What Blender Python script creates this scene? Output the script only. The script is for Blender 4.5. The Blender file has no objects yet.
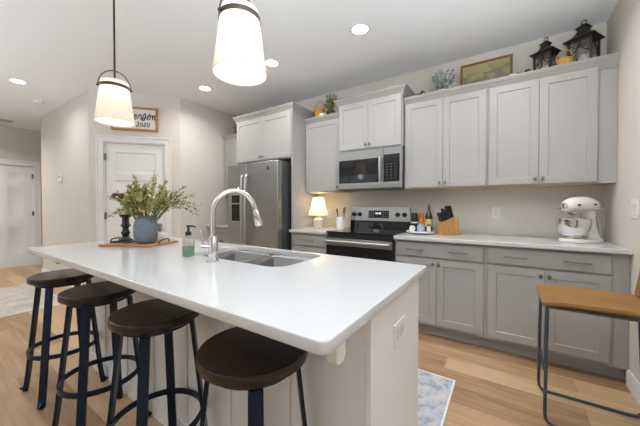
import bpy, bmesh, math, random
from mathutils import Vector, Matrix
PI = math.pi
S = bpy.context.scene
C = S.collection
R = math.radians

# ------------------------------------------------------------------ camera
cam = bpy.data.cameras.new('camera')
cam.sensor_width = 36.0
cam.lens = 279.64 / 640 * 36.0
cam.shift_y = -3.24 / 640
cam.clip_start = 0.02
cam_ob = bpy.data.objects.new('camera', cam); C.objects.link(cam_ob)
cam_ob.location = (0, 0, 1.1993)
cam_ob.rotation_euler = (PI / 2 - 0.0132, 0, 0.5842)
S.camera = cam_ob

# ------------------------------------------------------------------ world, light, exposure
S.view_settings.view_transform = 'Standard'
S.view_settings.look = 'None'
S.view_settings.gamma = 1.0
S.view_settings.use_curve_mapping = False
S.view_settings.exposure = 0.18
W = bpy.data.worlds.new('world'); S.world = W
W.use_nodes = True
W.node_tree.nodes['Background'].inputs[0].default_value = (0.86, 0.93, 1.0, 1)
W.node_tree.nodes['Background'].inputs[1].default_value = 1.3


def area(name, loc, rot, sx, sy, power, col, spread=180):
    l = bpy.data.lights.new(name, 'AREA'); l.shape = 'RECTANGLE'
    l.size = sx; l.size_y = sy; l.energy = power; l.color = col; l.spread = R(spread)
    o = bpy.data.objects.new(name, l); C.objects.link(o)
    o.location = loc; o.rotation_euler = rot
    return o


def aimed(name, loc, d, size, power, spread):
    o = area(name, loc, (0, 0, 0), size, size, power, FLASH, spread)
    o.rotation_euler = Vector(d).to_track_quat('-Z', 'Y').to_euler()


# fill lamps added as daylight at the unseen windows behind the camera
area('added_daylight_rear', (-1.4, -3.9, 1.45), (R(-90), 0, 0), 2.2, 1.9, 4, (0.88, 0.95, 1.0))
area('added_daylight_far', (-5.2, -3.9, 1.45), (R(-90), 0, 0), 2.2, 1.9, 4, (0.88, 0.95, 1.0))
# the photographer's soft flashes, thrown up at the white ceiling from beside the camera, plus an unseen fill lamp added in the living room
FLASH = (0.80, 0.92, 1.0)
area('added_uplight_living_room', (-4.0, -1.5, 1.30), (R(180), 0, 0), 2.5, 2.0, 56, FLASH)  # unseen up-facing lamp, added to fill the room off the ceiling
aimed('bounced_flash_right', (0.15, -0.1, 1.45), (0.25, 0.45, 0.86), 0.25, 37, 100)
aimed('bounced_flash_left', (0.15, -0.1, 1.45), (-0.5, 0.5, 0.75), 0.25, 16, 100)
LAMP = (1.0, 0.98, 0.955)
DOWN_POWER = 7.3
DOWN_FRONT = 2.6
PEND_POWER = 0.4
PEND_INNER = 3.4

# ------------------------------------------------------------------ materials
MATS = {}


def nodes_of(name):
    m = bpy.data.materials.new(name); m.use_nodes = True
    nt = m.node_tree
    return m, nt, nt.nodes['Principled BSDF']


def L(nt, a, b): nt.links.new(a, b)


def mat(name, col, rough=0.5, metal=0.0, var=0.03, scale=8.0, bump=0.0, bscale=200.0, spec=0.5, coat=0.0,
        stretch=None, aniso=0.0):
    """Principled material, colour slightly mottled by object-space noise."""
    m, nt, b = nodes_of(name)
    tc = nt.nodes.new('ShaderNodeTexCoord')
    src = tc.outputs['Object']
    if stretch:
        mp = nt.nodes.new('ShaderNodeMapping'); mp.inputs['Scale'].default_value = stretch
        L(nt, src, mp.inputs[0]); src = mp.outputs[0]
    n = nt.nodes.new('ShaderNodeTexNoise'); n.inputs['Scale'].default_value = scale
    n.inputs['Detail'].default_value = 4
    L(nt, src, n.inputs['Vector'])
    mx = nt.nodes.new('ShaderNodeMix'); mx.data_type = 'RGBA'
    mx.inputs[6].default_value = tuple(max(0, c * (1 - var)) for c in col) + (1,)
    mx.inputs[7].default_value = tuple(min(1, c * (1 + var)) for c in col) + (1,)
    L(nt, n.outputs['Fac'], mx.inputs[0]); L(nt, mx.outputs[2], b.inputs['Base Color'])
    b.inputs['Roughness'].default_value = rough; b.inputs['Metallic'].default_value = metal
    b.inputs['Specular IOR Level'].default_value = spec
    b.inputs['Coat Weight'].default_value = coat
    if aniso: b.inputs['Anisotropic'].default_value = aniso
    if bump:
        n2 = nt.nodes.new('ShaderNodeTexNoise'); n2.inputs['Scale'].default_value = bscale
        L(nt, src, n2.inputs['Vector'])
        bp = nt.nodes.new('ShaderNodeBump'); bp.inputs['Strength'].default_value = bump
        bp.inputs['Distance'].default_value = 0.002
        L(nt, n2.outputs['Fac'], bp.inputs['Height']); L(nt, bp.outputs[0], b.inputs['Normal'])
    MATS[name] = m
    return m


def wood(name, c1, c2, rough=0.45, axis=0, scale=6.0, stretch=10.0, coat=0.0):
    m, nt, b = nodes_of(name)
    tc = nt.nodes.new('ShaderNodeTexCoord'); mp = nt.nodes.new('ShaderNodeMapping')
    s = [stretch] * 3; s[axis] = 1.0
    mp.inputs['Scale'].default_value = s
    L(nt, tc.outputs['Object'], mp.inputs[0])
    n = nt.nodes.new('ShaderNodeTexNoise'); n.inputs['Scale'].default_value = scale
    n.inputs['Detail'].default_value = 6; n.inputs['Roughness'].default_value = 0.6
    n.inputs['Distortion'].default_value = 0.6
    L(nt, mp.outputs[0], n.inputs['Vector'])
    r = nt.nodes.new('ShaderNodeValToRGB')
    r.color_ramp.elements[0].position = 0.32; r.color_ramp.elements[1].position = 0.68
    r.color_ramp.elements[0].color = c1 + (1,); r.color_ramp.elements[1].color = c2 + (1,)
    L(nt, n.outputs['Fac'], r.inputs[0]); L(nt, r.outputs[0], b.inputs['Base Color'])
    b.inputs['Roughness'].default_value = rough; b.inputs['Coat Weight'].default_value = coat
    MATS[name] = m
    return m


def emit(name, col, strength):
    m, nt, b = nodes_of(name)
    b.inputs['Base Color'].default_value = (0.9, 0.9, 0.9, 1)
    b.inputs['Emission Color'].default_value = col + (1,)
    b.inputs['Emission Strength'].default_value = strength
    MATS[name] = m
    return m


def glass(name, col=(1, 1, 1), rough=0.0, ior=1.45):
    m, nt, b = nodes_of(name)
    b.inputs['Base Color'].default_value = col + (1,)
    b.inputs['Roughness'].default_value = rough
    b.inputs['Transmission Weight'].default_value = 1.0
    b.inputs['IOR'].default_value = ior
    MATS[name] = m
    return m


def pane(name):
    """thin window glass: mostly see-through with a weak mirror"""
    m = bpy.data.materials.new(name); m.use_nodes = True; nt = m.node_tree
    nt.nodes.remove(nt.nodes['Principled BSDF'])
    out = nt.nodes['Material Output']
    t = nt.nodes.new('ShaderNodeBsdfTransparent'); g = nt.nodes.new('ShaderNodeBsdfGlossy')
    t.inputs[0].default_value = (0.93, 0.94, 0.93, 1); g.inputs['Roughness'].default_value = 0.05
    mx = nt.nodes.new('ShaderNodeMixShader'); mx.inputs[0].default_value = 0.09
    L(nt, t.outputs[0], mx.inputs[1]); L(nt, g.outputs[0], mx.inputs[2]); L(nt, mx.outputs[0], out.inputs[0])
    MATS[name] = m
    return m


def shade_mat(name, col, em, strength):
    """lit lamp shade: diffuse + translucent cloth/glass with its own soft glow"""
    m = bpy.data.materials.new(name); m.use_nodes = True; nt = m.node_tree
    nt.nodes.remove(nt.nodes['Principled BSDF'])
    out = nt.nodes['Material Output']
    d = nt.nodes.new('ShaderNodeBsdfDiffuse'); t = nt.nodes.new('ShaderNodeBsdfTranslucent')
    e = nt.nodes.new('ShaderNodeEmission')
    d.inputs[0].default_value = col + (1,); t.inputs[0].default_value = col + (1,)
    e.inputs[0].default_value = em + (1,); e.inputs[1].default_value = strength
    mx = nt.nodes.new('ShaderNodeMixShader'); mx.inputs[0].default_value = 0.5
    ad = nt.nodes.new('ShaderNodeAddShader')
    L(nt, d.outputs[0], mx.inputs[1]); L(nt, t.outputs[0], mx.inputs[2])
    L(nt, mx.outputs[0], ad.inputs[0]); L(nt, e.outputs[0], ad.inputs[1]); L(nt, ad.outputs[0], out.inputs[0])
    MATS[name] = m
    return m


def floor_mat():
    m, nt, b = nodes_of('plank_floor')
    tc = nt.nodes.new('ShaderNodeTexCoord')
    mp = nt.nodes.new('ShaderNodeMapping'); mp.inputs['Location'].default_value = (0.37, 0.09, 0)
    L(nt, tc.outputs['Object'], mp.inputs[0])
    br = nt.nodes.new('ShaderNodeTexBrick')
    br.inputs['Scale'].default_value = 1.0
    br.inputs['Brick Width'].default_value = 1.22; br.inputs['Row Height'].default_value = 0.178
    br.inputs['Mortar Size'].default_value = 0.0012; br.inputs['Mortar Smooth'].default_value = 0.1
    br.inputs['Bias'].default_value = 0.0
    br.offset = 0.37; br.offset_frequency = 2
    br.inputs['Color1'].default_value = (0.0, 0.0, 0.0, 1); br.inputs['Color2'].default_value = (1, 1, 1, 1)
    br.inputs['Mortar'].default_value = (0.5, 0.5, 0.5, 1)
    L(nt, mp.outputs[0], br.inputs['Vector'])
    sep = nt.nodes.new('ShaderNodeSeparateColor'); L(nt, br.outputs['Color'], sep.inputs[0])
    # grain, shifted per plank
    off = nt.nodes.new('ShaderNodeVectorMath'); off.operation = 'MULTIPLY_ADD'
    off.inputs[1].default_value = (9, 9, 9)
    cmb = nt.nodes.new('ShaderNodeCombineXYZ')
    L(nt, sep.outputs[0], cmb.inputs[0]); L(nt, sep.outputs[0], cmb.inputs[1])
    L(nt, cmb.outputs[0], off.inputs[0]); L(nt, mp.outputs[0], off.inputs[2])
    mp2 = nt.nodes.new('ShaderNodeMapping'); mp2.inputs['Scale'].default_value = (0.9, 9, 1)
    L(nt, off.outputs[0], mp2.inputs[0])
    n = nt.nodes.new('ShaderNodeTexNoise'); n.inputs['Scale'].default_value = 2.2
    n.inputs['Detail'].default_value = 7; n.inputs['Roughness'].default_value = 0.62
    n.inputs['Distortion'].default_value = 0.8
    L(nt, mp2.outputs[0], n.inputs['Vector'])
    add = nt.nodes.new('ShaderNodeMath'); add.operation = 'MULTIPLY_ADD'
    add.inputs[1].default_value = 0.50
    L(nt, sep.outputs[0], add.inputs[0])
    mul = nt.nodes.new('ShaderNodeMath'); mul.operation = 'MULTIPLY'; mul.inputs[1].default_value = 0.75
    L(nt, n.outputs['Fac'], mul.inputs[0]); L(nt, mul.outputs[0], add.inputs[2])
    r = nt.nodes.new('ShaderNodeValToRGB')
    e = r.color_ramp.elements
    e[0].position = 0.22; e[0].color = (0.205, 0.113, 0.057, 1)
    e[1].position = 0.85; e[1].color = (0.585, 0.40, 0.235, 1)
    x = e.new(0.52); x.color = (0.42, 0.262, 0.143, 1)
    L(nt, add.outputs[0], r.inputs[0])
    mx = nt.nodes.new('ShaderNodeMix'); mx.data_type = 'RGBA'
    mx.inputs[7].default_value = (0.25, 0.15, 0.085, 1)
    L(nt, br.outputs['Fac'], mx.inputs[0]); L(nt, r.outputs[0], mx.inputs[6])
    L(nt, mx.outputs[2], b.inputs['Base Color'])
    b.inputs['Roughness'].default_value = 0.42
    MATS['floor'] = m


def rug_mat(name, cols, dark, scale):
    m, nt, b = nodes_of(name)
    tc = nt.nodes.new('ShaderNodeTexCoord')
    n = nt.nodes.new('ShaderNodeTexNoise'); n.inputs['Scale'].default_value = scale; n.inputs['Detail'].default_value = 8
    n.inputs['Roughness'].default_value = 0.75
    L(nt, tc.outputs['Object'], n.inputs['Vector'])
    r = nt.nodes.new('ShaderNodeValToRGB'); e = r.color_ramp.elements
    e[0].position = 0.40; e[0].color = cols[0] + (1,)
    e[1].position = 0.61; e[1].color = cols[2] + (1,)
    k = e.new(0.5); k.color = cols[1] + (1,)
    L(nt, n.outputs['Fac'], r.inputs[0])
    v = nt.nodes.new('ShaderNodeTexVoronoi'); v.inputs['Scale'].default_value = scale * 1.3
    v.distance = 'MANHATTAN'
    L(nt, tc.outputs['Object'], v.inputs['Vector'])
    n2 = nt.nodes.new('ShaderNodeTexNoise'); n2.inputs['Scale'].default_value = scale * 0.45
    n2.inputs['Detail'].default_value = 3
    L(nt, tc.outputs['Object'], n2.inputs['Vector'])
    r2 = nt.nodes.new('ShaderNodeValToRGB'); r2.color_ramp.elements[0].position = 0.55; r2.color_ramp.elements[1].position = 0.68
    L(nt, n2.outputs['Fac'], r2.inputs[0])
    lt = nt.nodes.new('ShaderNodeMath'); lt.operation = 'LESS_THAN'; lt.inputs[1].default_value = 0.33
    L(nt, v.outputs['Distance'], lt.inputs[0])
    mu = nt.nodes.new('ShaderNodeMath'); mu.operation = 'MULTIPLY'
    L(nt, lt.outputs[0], mu.inputs[0]); L(nt, r2.outputs[0], mu.inputs[1])
    mu2 = nt.nodes.new('ShaderNodeMath'); mu2.operation = 'MULTIPLY'; mu2.inputs[1].default_value = 0.7
    L(nt, mu.outputs[0], mu2.inputs[0])
    mx = nt.nodes.new('ShaderNodeMix'); mx.data_type = 'RGBA'
    mx.inputs[7].default_value = dark + (1,)
    L(nt, mu2.outputs[0], mx.inputs[0]); L(nt, r.outputs[0], mx.inputs[6]); L(nt, mx.outputs[2], b.inputs['Base Color'])
    b.inputs['Roughness'].default_value = 0.95; b.inputs['Specular IOR Level'].default_value = 0.1
    MATS[name] = m


def painting_mat():
    m, nt, b = nodes_of('painted_landscape')
    tc = nt.nodes.new('ShaderNodeTexCoord'); sp = nt.nodes.new('ShaderNodeSeparateXYZ')
    L(nt, tc.outputs['Generated'], sp.inputs[0])
    n = nt.nodes.new('ShaderNodeTexNoise'); n.inputs['Scale'].default_value = 5.5; n.inputs['Detail'].default_value = 6
    L(nt, tc.outputs['Generated'], n.inputs['Vector'])
    a = nt.nodes.new('ShaderNodeMath'); a.operation = 'MULTIPLY_ADD'; a.inputs[1].default_value = 0.9
    hz = nt.nodes.new('ShaderNodeMath'); hz.operation = 'MULTIPLY_ADD'; hz.inputs[1].default_value = 0.5; hz.inputs[2].default_value = -0.05
    L(nt, sp.outputs['Z'], hz.inputs[0]); L(nt, n.outputs['Fac'], a.inputs[0]); L(nt, hz.outputs[0], a.inputs[2])
    r = nt.nodes.new('ShaderNodeValToRGB'); e = r.color_ramp.elements
    e[0].position = 0.3; e[0].color = (0.186, 0.093, 0.039, 1)
    e[1].position = 1.2 / 1.4; e[1].color = (0.465, 0.388, 0.202, 1)
    for p, c in ((0.40, (0.403, 0.232, 0.093)), (0.48, (0.139, 0.171, 0.093)), (0.56, (0.388, 0.202, 0.101)), (0.64, (0.171, 0.232, 0.202)), (0.74, (0.403, 0.341, 0.171))):
        k = e.new(p); k.color = c + (1,)
    L(nt, a.outputs[0], r.inputs[0]); L(nt, r.outputs[0], b.inputs['Base Color'])
    b.inputs['Roughness'].default_value = 0.35
    MATS['painting'] = m


def leather_mat():
    mat('leather', (0.29, 0.138, 0.040), 0.42, var=0.28, scale=7, bump=0.25, bscale=120)


mat('wall', (0.71, 0.655, 0.59), 0.85, var=0.015, scale=3, bump=0.05, bscale=300, spec=0.3)
mat('wall_hall', (0.67, 0.625, 0.56), 0.85, var=0.015, scale=3, bump=0.05, bscale=300, spec=0.3)
mat('ceiling', (0.90, 0.91, 0.93), 0.9, var=0.01, scale=3, bump=0.06, bscale=180, spec=0.2)
mat('trim', (0.80, 0.79, 0.76), 0.4, var=0.01)
mat('door_paint', (0.82, 0.81, 0.80), 0.4, var=0.01)
mat('cabinet', (0.395, 0.382, 0.37), 0.42, var=0.012, scale=4)
mat('island_paint', (0.82, 0.825, 0.84), 0.45, var=0.012, scale=4)
mat('gap', (0.10, 0.095, 0.09), 0.8)
mat('raw_wood', (0.62, 0.47, 0.28), 0.6, var=0.1, stretch=(1, 12, 12))
mat('quartz', (0.59, 0.59, 0.595), 0.13, var=0.022, scale=26, spec=0.5)
mat('steel', (0.40, 0.40, 0.395), 0.30, 1.0, var=0.14, scale=2, stretch=(0.4, 1, 7), aniso=0.4)  # stretched colour bands stand in for streaky reflections
mat('steel_sink', (0.40, 0.40, 0.40), 0.22, 1.0, var=0.04, scale=30)
mat('steel_dark', (0.10, 0.105, 0.11), 0.4, 0.4, var=0.03)
mat('chrome', (0.80, 0.80, 0.81), 0.07, 1.0, var=0.01)
mat('nickel', (0.25, 0.24, 0.225), 0.33, 1.0, var=0.02)
mat('black_glass', (0.008, 0.008, 0.009), 0.03, var=0.0, spec=0.5)
mat('black_plastic', (0.018, 0.018, 0.02), 0.4)
mat('black_paint', (0.02, 0.02, 0.022), 0.45, var=0.2, scale=30)
mat('bronze', (0.055, 0.042, 0.03), 0.42, 0.6, var=0.15, scale=20)
mat('stool_metal', (0.014, 0.026, 0.055), 0.30, 0.7, var=0.3, scale=18)
mat('frame_metal', (0.075, 0.095, 0.125), 0.35, 0.7, var=0.1)
wood('stool_wood', (0.006, 0.003, 0.0024), (0.020, 0.008, 0.0058), 0.27, axis=0, scale=5, stretch=9)
wood('tray_wood', (0.30, 0.13, 0.045), (0.50, 0.26, 0.10), 0.5, axis=0)
wood('block_wood', (0.34, 0.16, 0.05), (0.60, 0.33, 0.12), 0.45, axis=2, scale=7, stretch=14)
wood('frame_wood', (0.20, 0.09, 0.03), (0.36, 0.18, 0.065), 0.45, axis=0)
wood('sign_wood', (0.30, 0.15, 0.04), (0.48, 0.27, 0.09), 0.5, axis=0)
leather_mat()
floor_mat()
rug_mat('rug_blue', ((0.30, 0.33, 0.39), (0.48, 0.495, 0.53), (0.60, 0.57, 0.565)), (0.12, 0.135, 0.18), 15)
rug_mat('rug_cream', ((0.46, 0.41, 0.35), (0.55, 0.505, 0.445), (0.62, 0.58, 0.53)), (0.38, 0.33, 0.28), 5)
mat('rug_edge', (0.78, 0.77, 0.75), 0.95, spec=0.1)
painting_mat()
mat('white_plastic', (0.82, 0.81, 0.78), 0.4, var=0.01)
mat('white_enamel', (0.83, 0.81, 0.76), 0.16, var=0.01, coat=0.4)
mat('ceramic_white', (0.80, 0.79, 0.76), 0.25)
mat('vase_blue', (0.15, 0.175, 0.21), 0.55, var=0.35, scale=30, bump=0.5, bscale=90)
mat('wax', (0.85, 0.80, 0.68), 0.5)
mat('lamp_base', (0.60, 0.54, 0.47), 0.5, var=0.28, scale=45)
mat('leaf_olive', (0.40, 0.38, 0.12), 0.6, var=0.4, scale=12)
mat('leaf_green', (0.15, 0.20, 0.065), 0.6, var=0.4, scale=12)
mat('leaf_pale', (0.64, 0.58, 0.32), 0.6, var=0.3, scale=12)
mat('leaf_sage', (0.26, 0.30, 0.25), 0.7, var=0.25, scale=20)
mat('stem', (0.13, 0.10, 0.04), 0.7)
mat('berry', (0.085, 0.028, 0.018), 0.4)
mat('petal_white', (0.75, 0.76, 0.74), 0.7)
mat('wicker', (0.52, 0.29, 0.07), 0.6, var=0.45, scale=40, bump=0.6, bscale=60)
mat('wicker_orange', (0.62, 0.30, 0.045), 0.55, var=0.35, scale=30, bump=0.4, bscale=60)
mat('cone_brown', (0.06, 0.025, 0.014), 0.7, var=0.5, scale=40)
mat('pot_dark', (0.05, 0.025, 0.022), 0.5)
mat('bottle_green', (0.025, 0.035, 0.008), 0.12, coat=0.4)
mat('label_yellow', (0.62, 0.50, 0.12), 0.5, var=0.3, scale=60)
mat('label_blue', (0.33, 0.40, 0.58), 0.35, var=0.5, scale=60)
mat('amber', (0.55, 0.17, 0.015), 0.2)
mat('label_white', (0.75, 0.74, 0.72), 0.5)
mat('liquid_green', (0.17, 0.36, 0.20), 0.15, var=0.1)
mat('burner', (0.035, 0.035, 0.037), 0.15)
mat('bamboo', (0.50, 0.30, 0.12), 0.5, var=0.15)
mat('sign_board', (0.78, 0.75, 0.69), 0.6)
mat('display', (0.02, 0.022, 0.026), 0.1)
mat('key_print', (0.45, 0.46, 0.48), 0.5)
mat('key_dim', (0.10, 0.105, 0.11), 0.5)
mat('steel_matte', (0.52, 0.52, 0.52), 0.38, 1.0)
emit('digits', (0.6, 0.8, 1.0), 1.2)
emit('downlight', (1.0, 0.97, 0.92), 9.0)
emit('bulb', (1.0, 0.90, 0.74), 6.0)
shade_mat('pendant_shade', (0.62, 0.60, 0.55), (1.0, 0.86, 0.66), 0.14)
emit('pendant_diffuser', (1.0, 0.95, 0.86), 1.2)
shade_mat('lampshade_cloth', (0.82, 0.76, 0.64), (1.0, 0.86, 0.62), 0.28)
glass('clear_glass')
pane('thin_glass')
M = MATS


# ------------------------------------------------------------------ mesh helpers
class B:
    """collects shapes for ONE mesh object"""

    def __init__(s): s.bm = bmesh.new(); s.m = 0

    def face(s, vs):
        try:
            f = s.bm.faces.new(vs); f.material_index = s.m; return f
        except ValueError:
            return None

    def box(s, x0, y0, z0, x1, y1, z1, mtx=None):
        p = [(x, y, z) for z in (z0, z1) for y in (y0, y1) for x in (x0, x1)]
        v = [s.bm.verts.new(mtx @ Vector(q) if mtx else q) for q in p]
        for i in ((0, 2, 3, 1), (4, 5, 7, 6), (0, 1, 5, 4), (2, 6, 7, 3), (0, 4, 6, 2), (1, 3, 7, 5)):
            s.face([v[k] for k in i])
        return s

    def lathe(s, prof, n=28, c=(0, 0, 0), sx=1.0, sy=1.0, mtx=None):
        rings = []
        for r, z in prof:
            if r < 1e-6:
                q = Vector((c[0], c[1], c[2] + z)); rings.append([s.bm.verts.new(mtx @ q if mtx else q)])
            else:
                row = []
                for i in range(n):
                    a = 2 * PI * i / n
                    q = Vector((c[0] + r * sx * math.cos(a), c[1] + r * sy * math.sin(a), c[2] + z))
                    row.append(s.bm.verts.new(mtx @ q if mtx else q))
                rings.append(row)
        for a, b in zip(rings, rings[1:]):
            for i in range(n):
                j = (i + 1) % n
                if len(a) == 1 and len(b) == 1: break
                if len(a) == 1: s.face([a[0], b[j], b[i]])
                elif len(b) == 1: s.face([a[i], a[j], b[0]])
                else: s.face([a[i], a[j], b[j], b[i]])
        return s

    def prism(s, poly, h0, h1, mtx=None, axis='z'):
        def q(p, h):
            v = Vector((p[0], p[1], h)) if axis == 'z' else Vector((p[0], h, p[1])) if axis == 'y' else Vector((h, p[0], p[1]))
            return mtx @ v if mtx else v
        a = [s.bm.verts.new(q(p, h0)) for p in poly]; b = [s.bm.verts.new(q(p, h1)) for p in poly]
        s.face(list(reversed(a))); s.face(b)
        n = len(poly)
        for i in range(n): s.face([a[i], a[(i + 1) % n], b[(i + 1) % n], b[i]])
        return s

    def tube(s, pts, r, n=10, closed=False, flat=None):
        pts = [Vector(p) for p in pts]; rings = []; N = len(pts)
        up0 = None
        for i, p in enumerate(pts):
            if closed: t = pts[(i + 1) % N] - pts[i - 1]
            else: t = pts[min(i + 1, N - 1)] - pts[max(i - 1, 0)]
            t.normalize()
            if up0 is None:
                up0 = Vector((0, 0, 1)) if abs(t.z) < 0.9 else Vector((1, 0, 0))
            a = t.cross(up0)
            if a.length < 1e-5: a = t.cross(Vector((0, 1, 0)))
            a.normalize(); b = a.cross(t).normalized(); up0 = b
            rr = r[i] if isinstance(r, (list, tuple)) else r
            ra, rb = (rr, rr) if flat is None else (flat[0], flat[1])
            rings.append([s.bm.verts.new(p + a * ra * math.cos(2 * PI * k / n) + b * rb * math.sin(2 * PI * k / n)) for k in range(n)])
        R_ = list(zip(rings, rings[1:])) + ([(rings[-1], rings[0])] if closed else [])
        for a, b in R_:
            for k in range(n): s.face([a[k], a[(k + 1) % n], b[(k + 1) % n], b[k]])
        if not closed:
            s.face(list(reversed(rings[0]))); s.face(rings[-1])
        return s

    def ball(s, c, r, sx=1, sy=1, sz=1, n=14, k=8, mtx=None):
        return s.lathe([(r * math.sin(PI * i / k), -r * sz * math.cos(PI * i / k)) for i in range(k + 1)], n, c, sx, sy, mtx)

    def loft(s, rings, cap0=True, cap1=True):
        V = [[s.bm.verts.new(p) for p in r] for r in rings]
        n = len(V[0])
        for a, b in zip(V, V[1:]):
            for i in range(n): s.face([a[i], a[(i + 1) % n], b[(i + 1) % n], b[i]])
        if cap0: s.face(list(reversed(V[0])))
        if cap1: s.face(V[-1])
        return s

    def panel(s, x0, z0, x1, z1, y0, th, rects, depth=0.009, slope=0.006):
        """slab facing -y with recessed panels; rects = list of (x0,z0,x1,z1)"""
        xs = sorted({x0, x1} | {r[0] for r in rects} | {r[2] for r in rects})
        zs = sorted({z0, z1} | {r[1] for r in rects} | {r[3] for r in rects})
        vs = {}
        def v(x, y, z):
            k = (round(x, 5), round(y, 5), round(z, 5))
            if k not in vs: vs[k] = s.bm.verts.new((x, y, z))
            return vs[k]
        for xa, xb in zip(xs, xs[1:]):
            for za, zb in zip(zs, zs[1:]):
                hit = any(r[0] - 1e-6 <= xa and xb <= r[2] + 1e-6 and r[1] - 1e-6 <= za and zb <= r[3] + 1e-6 for r in rects)
                if not hit: s.face([v(xa, y0, za), v(xb, y0, za), v(xb, y0, zb), v(xa, y0, zb)])
        for a, b_, c_, d in rects:
            o = [v(a, y0, b_), v(c_, y0, b_), v(c_, y0, d), v(a, y0, d)]
            e = slope
            i = [v(a + e, y0 + depth, b_ + e), v(c_ - e, y0 + depth, b_ + e), v(c_ - e, y0 + depth, d - e), v(a + e, y0 + depth, d - e)]
            for k in range(4): s.face([o[k], o[(k + 1) % 4], i[(k + 1) % 4], i[k]])
            s.face(i)
        y1 = y0 + th
        s.face([v(x0, y1, z0), v(x0, y1, z1), v(x1, y1, z1), v(x1, y1, z0)])
        # rim, following the grid points
        for xa, xb in zip(xs, xs[1:]):
            s.face([v(xa, y0, z0), v(xa, y1, z0), v(xb, y1, z0), v(xb, y0, z0)]); s.face([v(xa, y0, z1), v(xb, y0, z1), v(xb, y1, z1), v(xa, y1, z1)])
        for za, zb in zip(zs, zs[1:]):
            s.face([v(x0, y0, za), v(x0, y0, zb), v(x0, y1, zb), v(x0, y1, za)]); s.face([v(x1, y0, za), v(x1, y1, za), v(x1, y1, zb), v(x1, y0, zb)])
        return s

    def sweep(s, path, prof):
        """moulding: prof (out, z) swept along 2D path, out = right-hand side"""
        n = len(path); rows = []
        for i in range(n):
            p = Vector(path[i])
            d0 = (Vector(path[i]) - Vector(path[i - 1])).normalized() if i else None
            d1 = (Vector(path[i + 1]) - Vector(path[i])).normalized() if i < n - 1 else None
            if d0 is None: d0 = d1
            if d1 is None: d1 = d0
            n0 = Vector((d0.y, -d0.x)); n1 = Vector((d1.y, -d1.x))
            m = (n0 + n1); m /= m.dot(n1) if abs(m.dot(n1)) > 1e-6 else 1
            rows.append([s.bm.verts.new((p.x + m.x * o, p.y + m.y * o, z)) for o, z in prof])
        k = len(prof)
        for a, b in zip(rows, rows[1:]):
            for j in range(k): s.face([a[j], a[(j + 1) % k], b[(j + 1) % k], b[j]])
        s.face(rows[0]); s.face(list(reversed(rows[-1])))
        return s


def obj(name, b, material, parent=None, bevel=0.0, angle=35, seg=2, loc=None, rotz=0.0, subsurf=0):
    me = bpy.data.meshes.new(name)
    bmesh.ops.recalc_face_normals(b.bm, faces=b.bm.faces)
    b.bm.to_mesh(me); b.bm.free()
    for m in (material if isinstance(material, (list, tuple)) else [material]): me.materials.append(m)
    me.shade_smooth(); me.set_sharp_from_angle(angle=R(angle))
    o = bpy.data.objects.new(name, me); C.objects.link(o)
    if parent: o.parent = parent
    if loc: o.location = loc
    o.rotation_euler.z = rotz
    if bevel:
        md = o.modifiers.new('edge', 'BEVEL'); md.width = bevel; md.segments = seg; md.limit_method = 'ANGLE'; md.angle_limit = R(40)
        md.harden_normals = True
    if subsurf:
        md = o.modifiers.new('smooth', 'SUBSURF'); md.levels = subsurf; md.render_levels = subsurf
    return o


def tag(o, label, cat, group=None):
    o['label'] = label; o['category'] = cat
    if group: o['group'] = group
    return o


def thing(name, label, cat, loc=(0, 0, 0), rotz=0.0, group=None):
    o = bpy.data.objects.new(name, None); C.objects.link(o)
    o.empty_display_size = 0.05
    o.location = loc; o.rotation_euler = (0, 0, rotz)
    return tag(o, label, cat, group)


def struct(name, b, m, loc=None, rotz=0.0, bevel=0.0):
    o = obj(name, b, m, None, bevel, loc=loc, rotz=rotz); o['kind'] = 'structure'
    return o


def dup(root, loc, rotz, label, group=None, scale=None):
    r = root.copy(); C.objects.link(r); r.location = loc; r.rotation_euler = (0, 0, rotz); r['label'] = label
    if group: r['group'] = group
    if scale: r.scale = scale
    for ch in list(root.children):
        c = ch.copy(); C.objects.link(c); c.parent = r
        for g in list(ch.children):
            d = g.copy(); C.objects.link(d); d.parent = c
    return r


def rrect(x0, y0, x1, y1, r, n=6):
    pts = []
    for cx, cy, a0 in ((x1 - r, y1 - r, 0), (x0 + r, y1 - r, 90), (x0 + r, y0 + r, 180), (x1 - r, y0 + r, 270)):
        for i in range(n + 1):
            a = R(a0 + 90 * i / n); pts.append((cx + r * math.cos(a), cy + r * math.sin(a)))
    return pts


def plate(name, outer, holes, z0, z1, material, edge=0.004):
    """flat slab with holes, rounded edges, from a filled 2D curve"""
    cu = bpy.data.curves.new(name, 'CURVE'); cu.dimensions = '2D'; cu.fill_mode = 'BOTH'
    for pts in [outer] + holes:
        sp = cu.splines.new('POLY'); sp.points.add(len(pts) - 1); sp.use_cyclic_u = True
        for p, q in zip(sp.points, pts): p.co = (q[0], q[1], 0, 1)
    cu.extrude = (z1 - z0) / 2 - edge; cu.bevel_depth = edge; cu.bevel_resolution = 2; cu.offset = -edge
    t = bpy.data.objects.new('t', cu); C.objects.link(t)
    dg = bpy.context.evaluated_depsgraph_get(); dg.update()
    me = bpy.data.meshes.new_from_object(t.evaluated_get(dg))
    bpy.data.objects.remove(t); bpy.data.curves.remove(cu)
    me.name = name; me.materials.clear(); me.materials.append(material)
    me.transform(Matrix.Translation((0, 0, (z0 + z1) / 2)))
    me.shade_smooth(); me.set_sharp_from_angle(angle=R(40))
    o = bpy.data.objects.new(name, me); C.objects.link(o)
    return o


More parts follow.
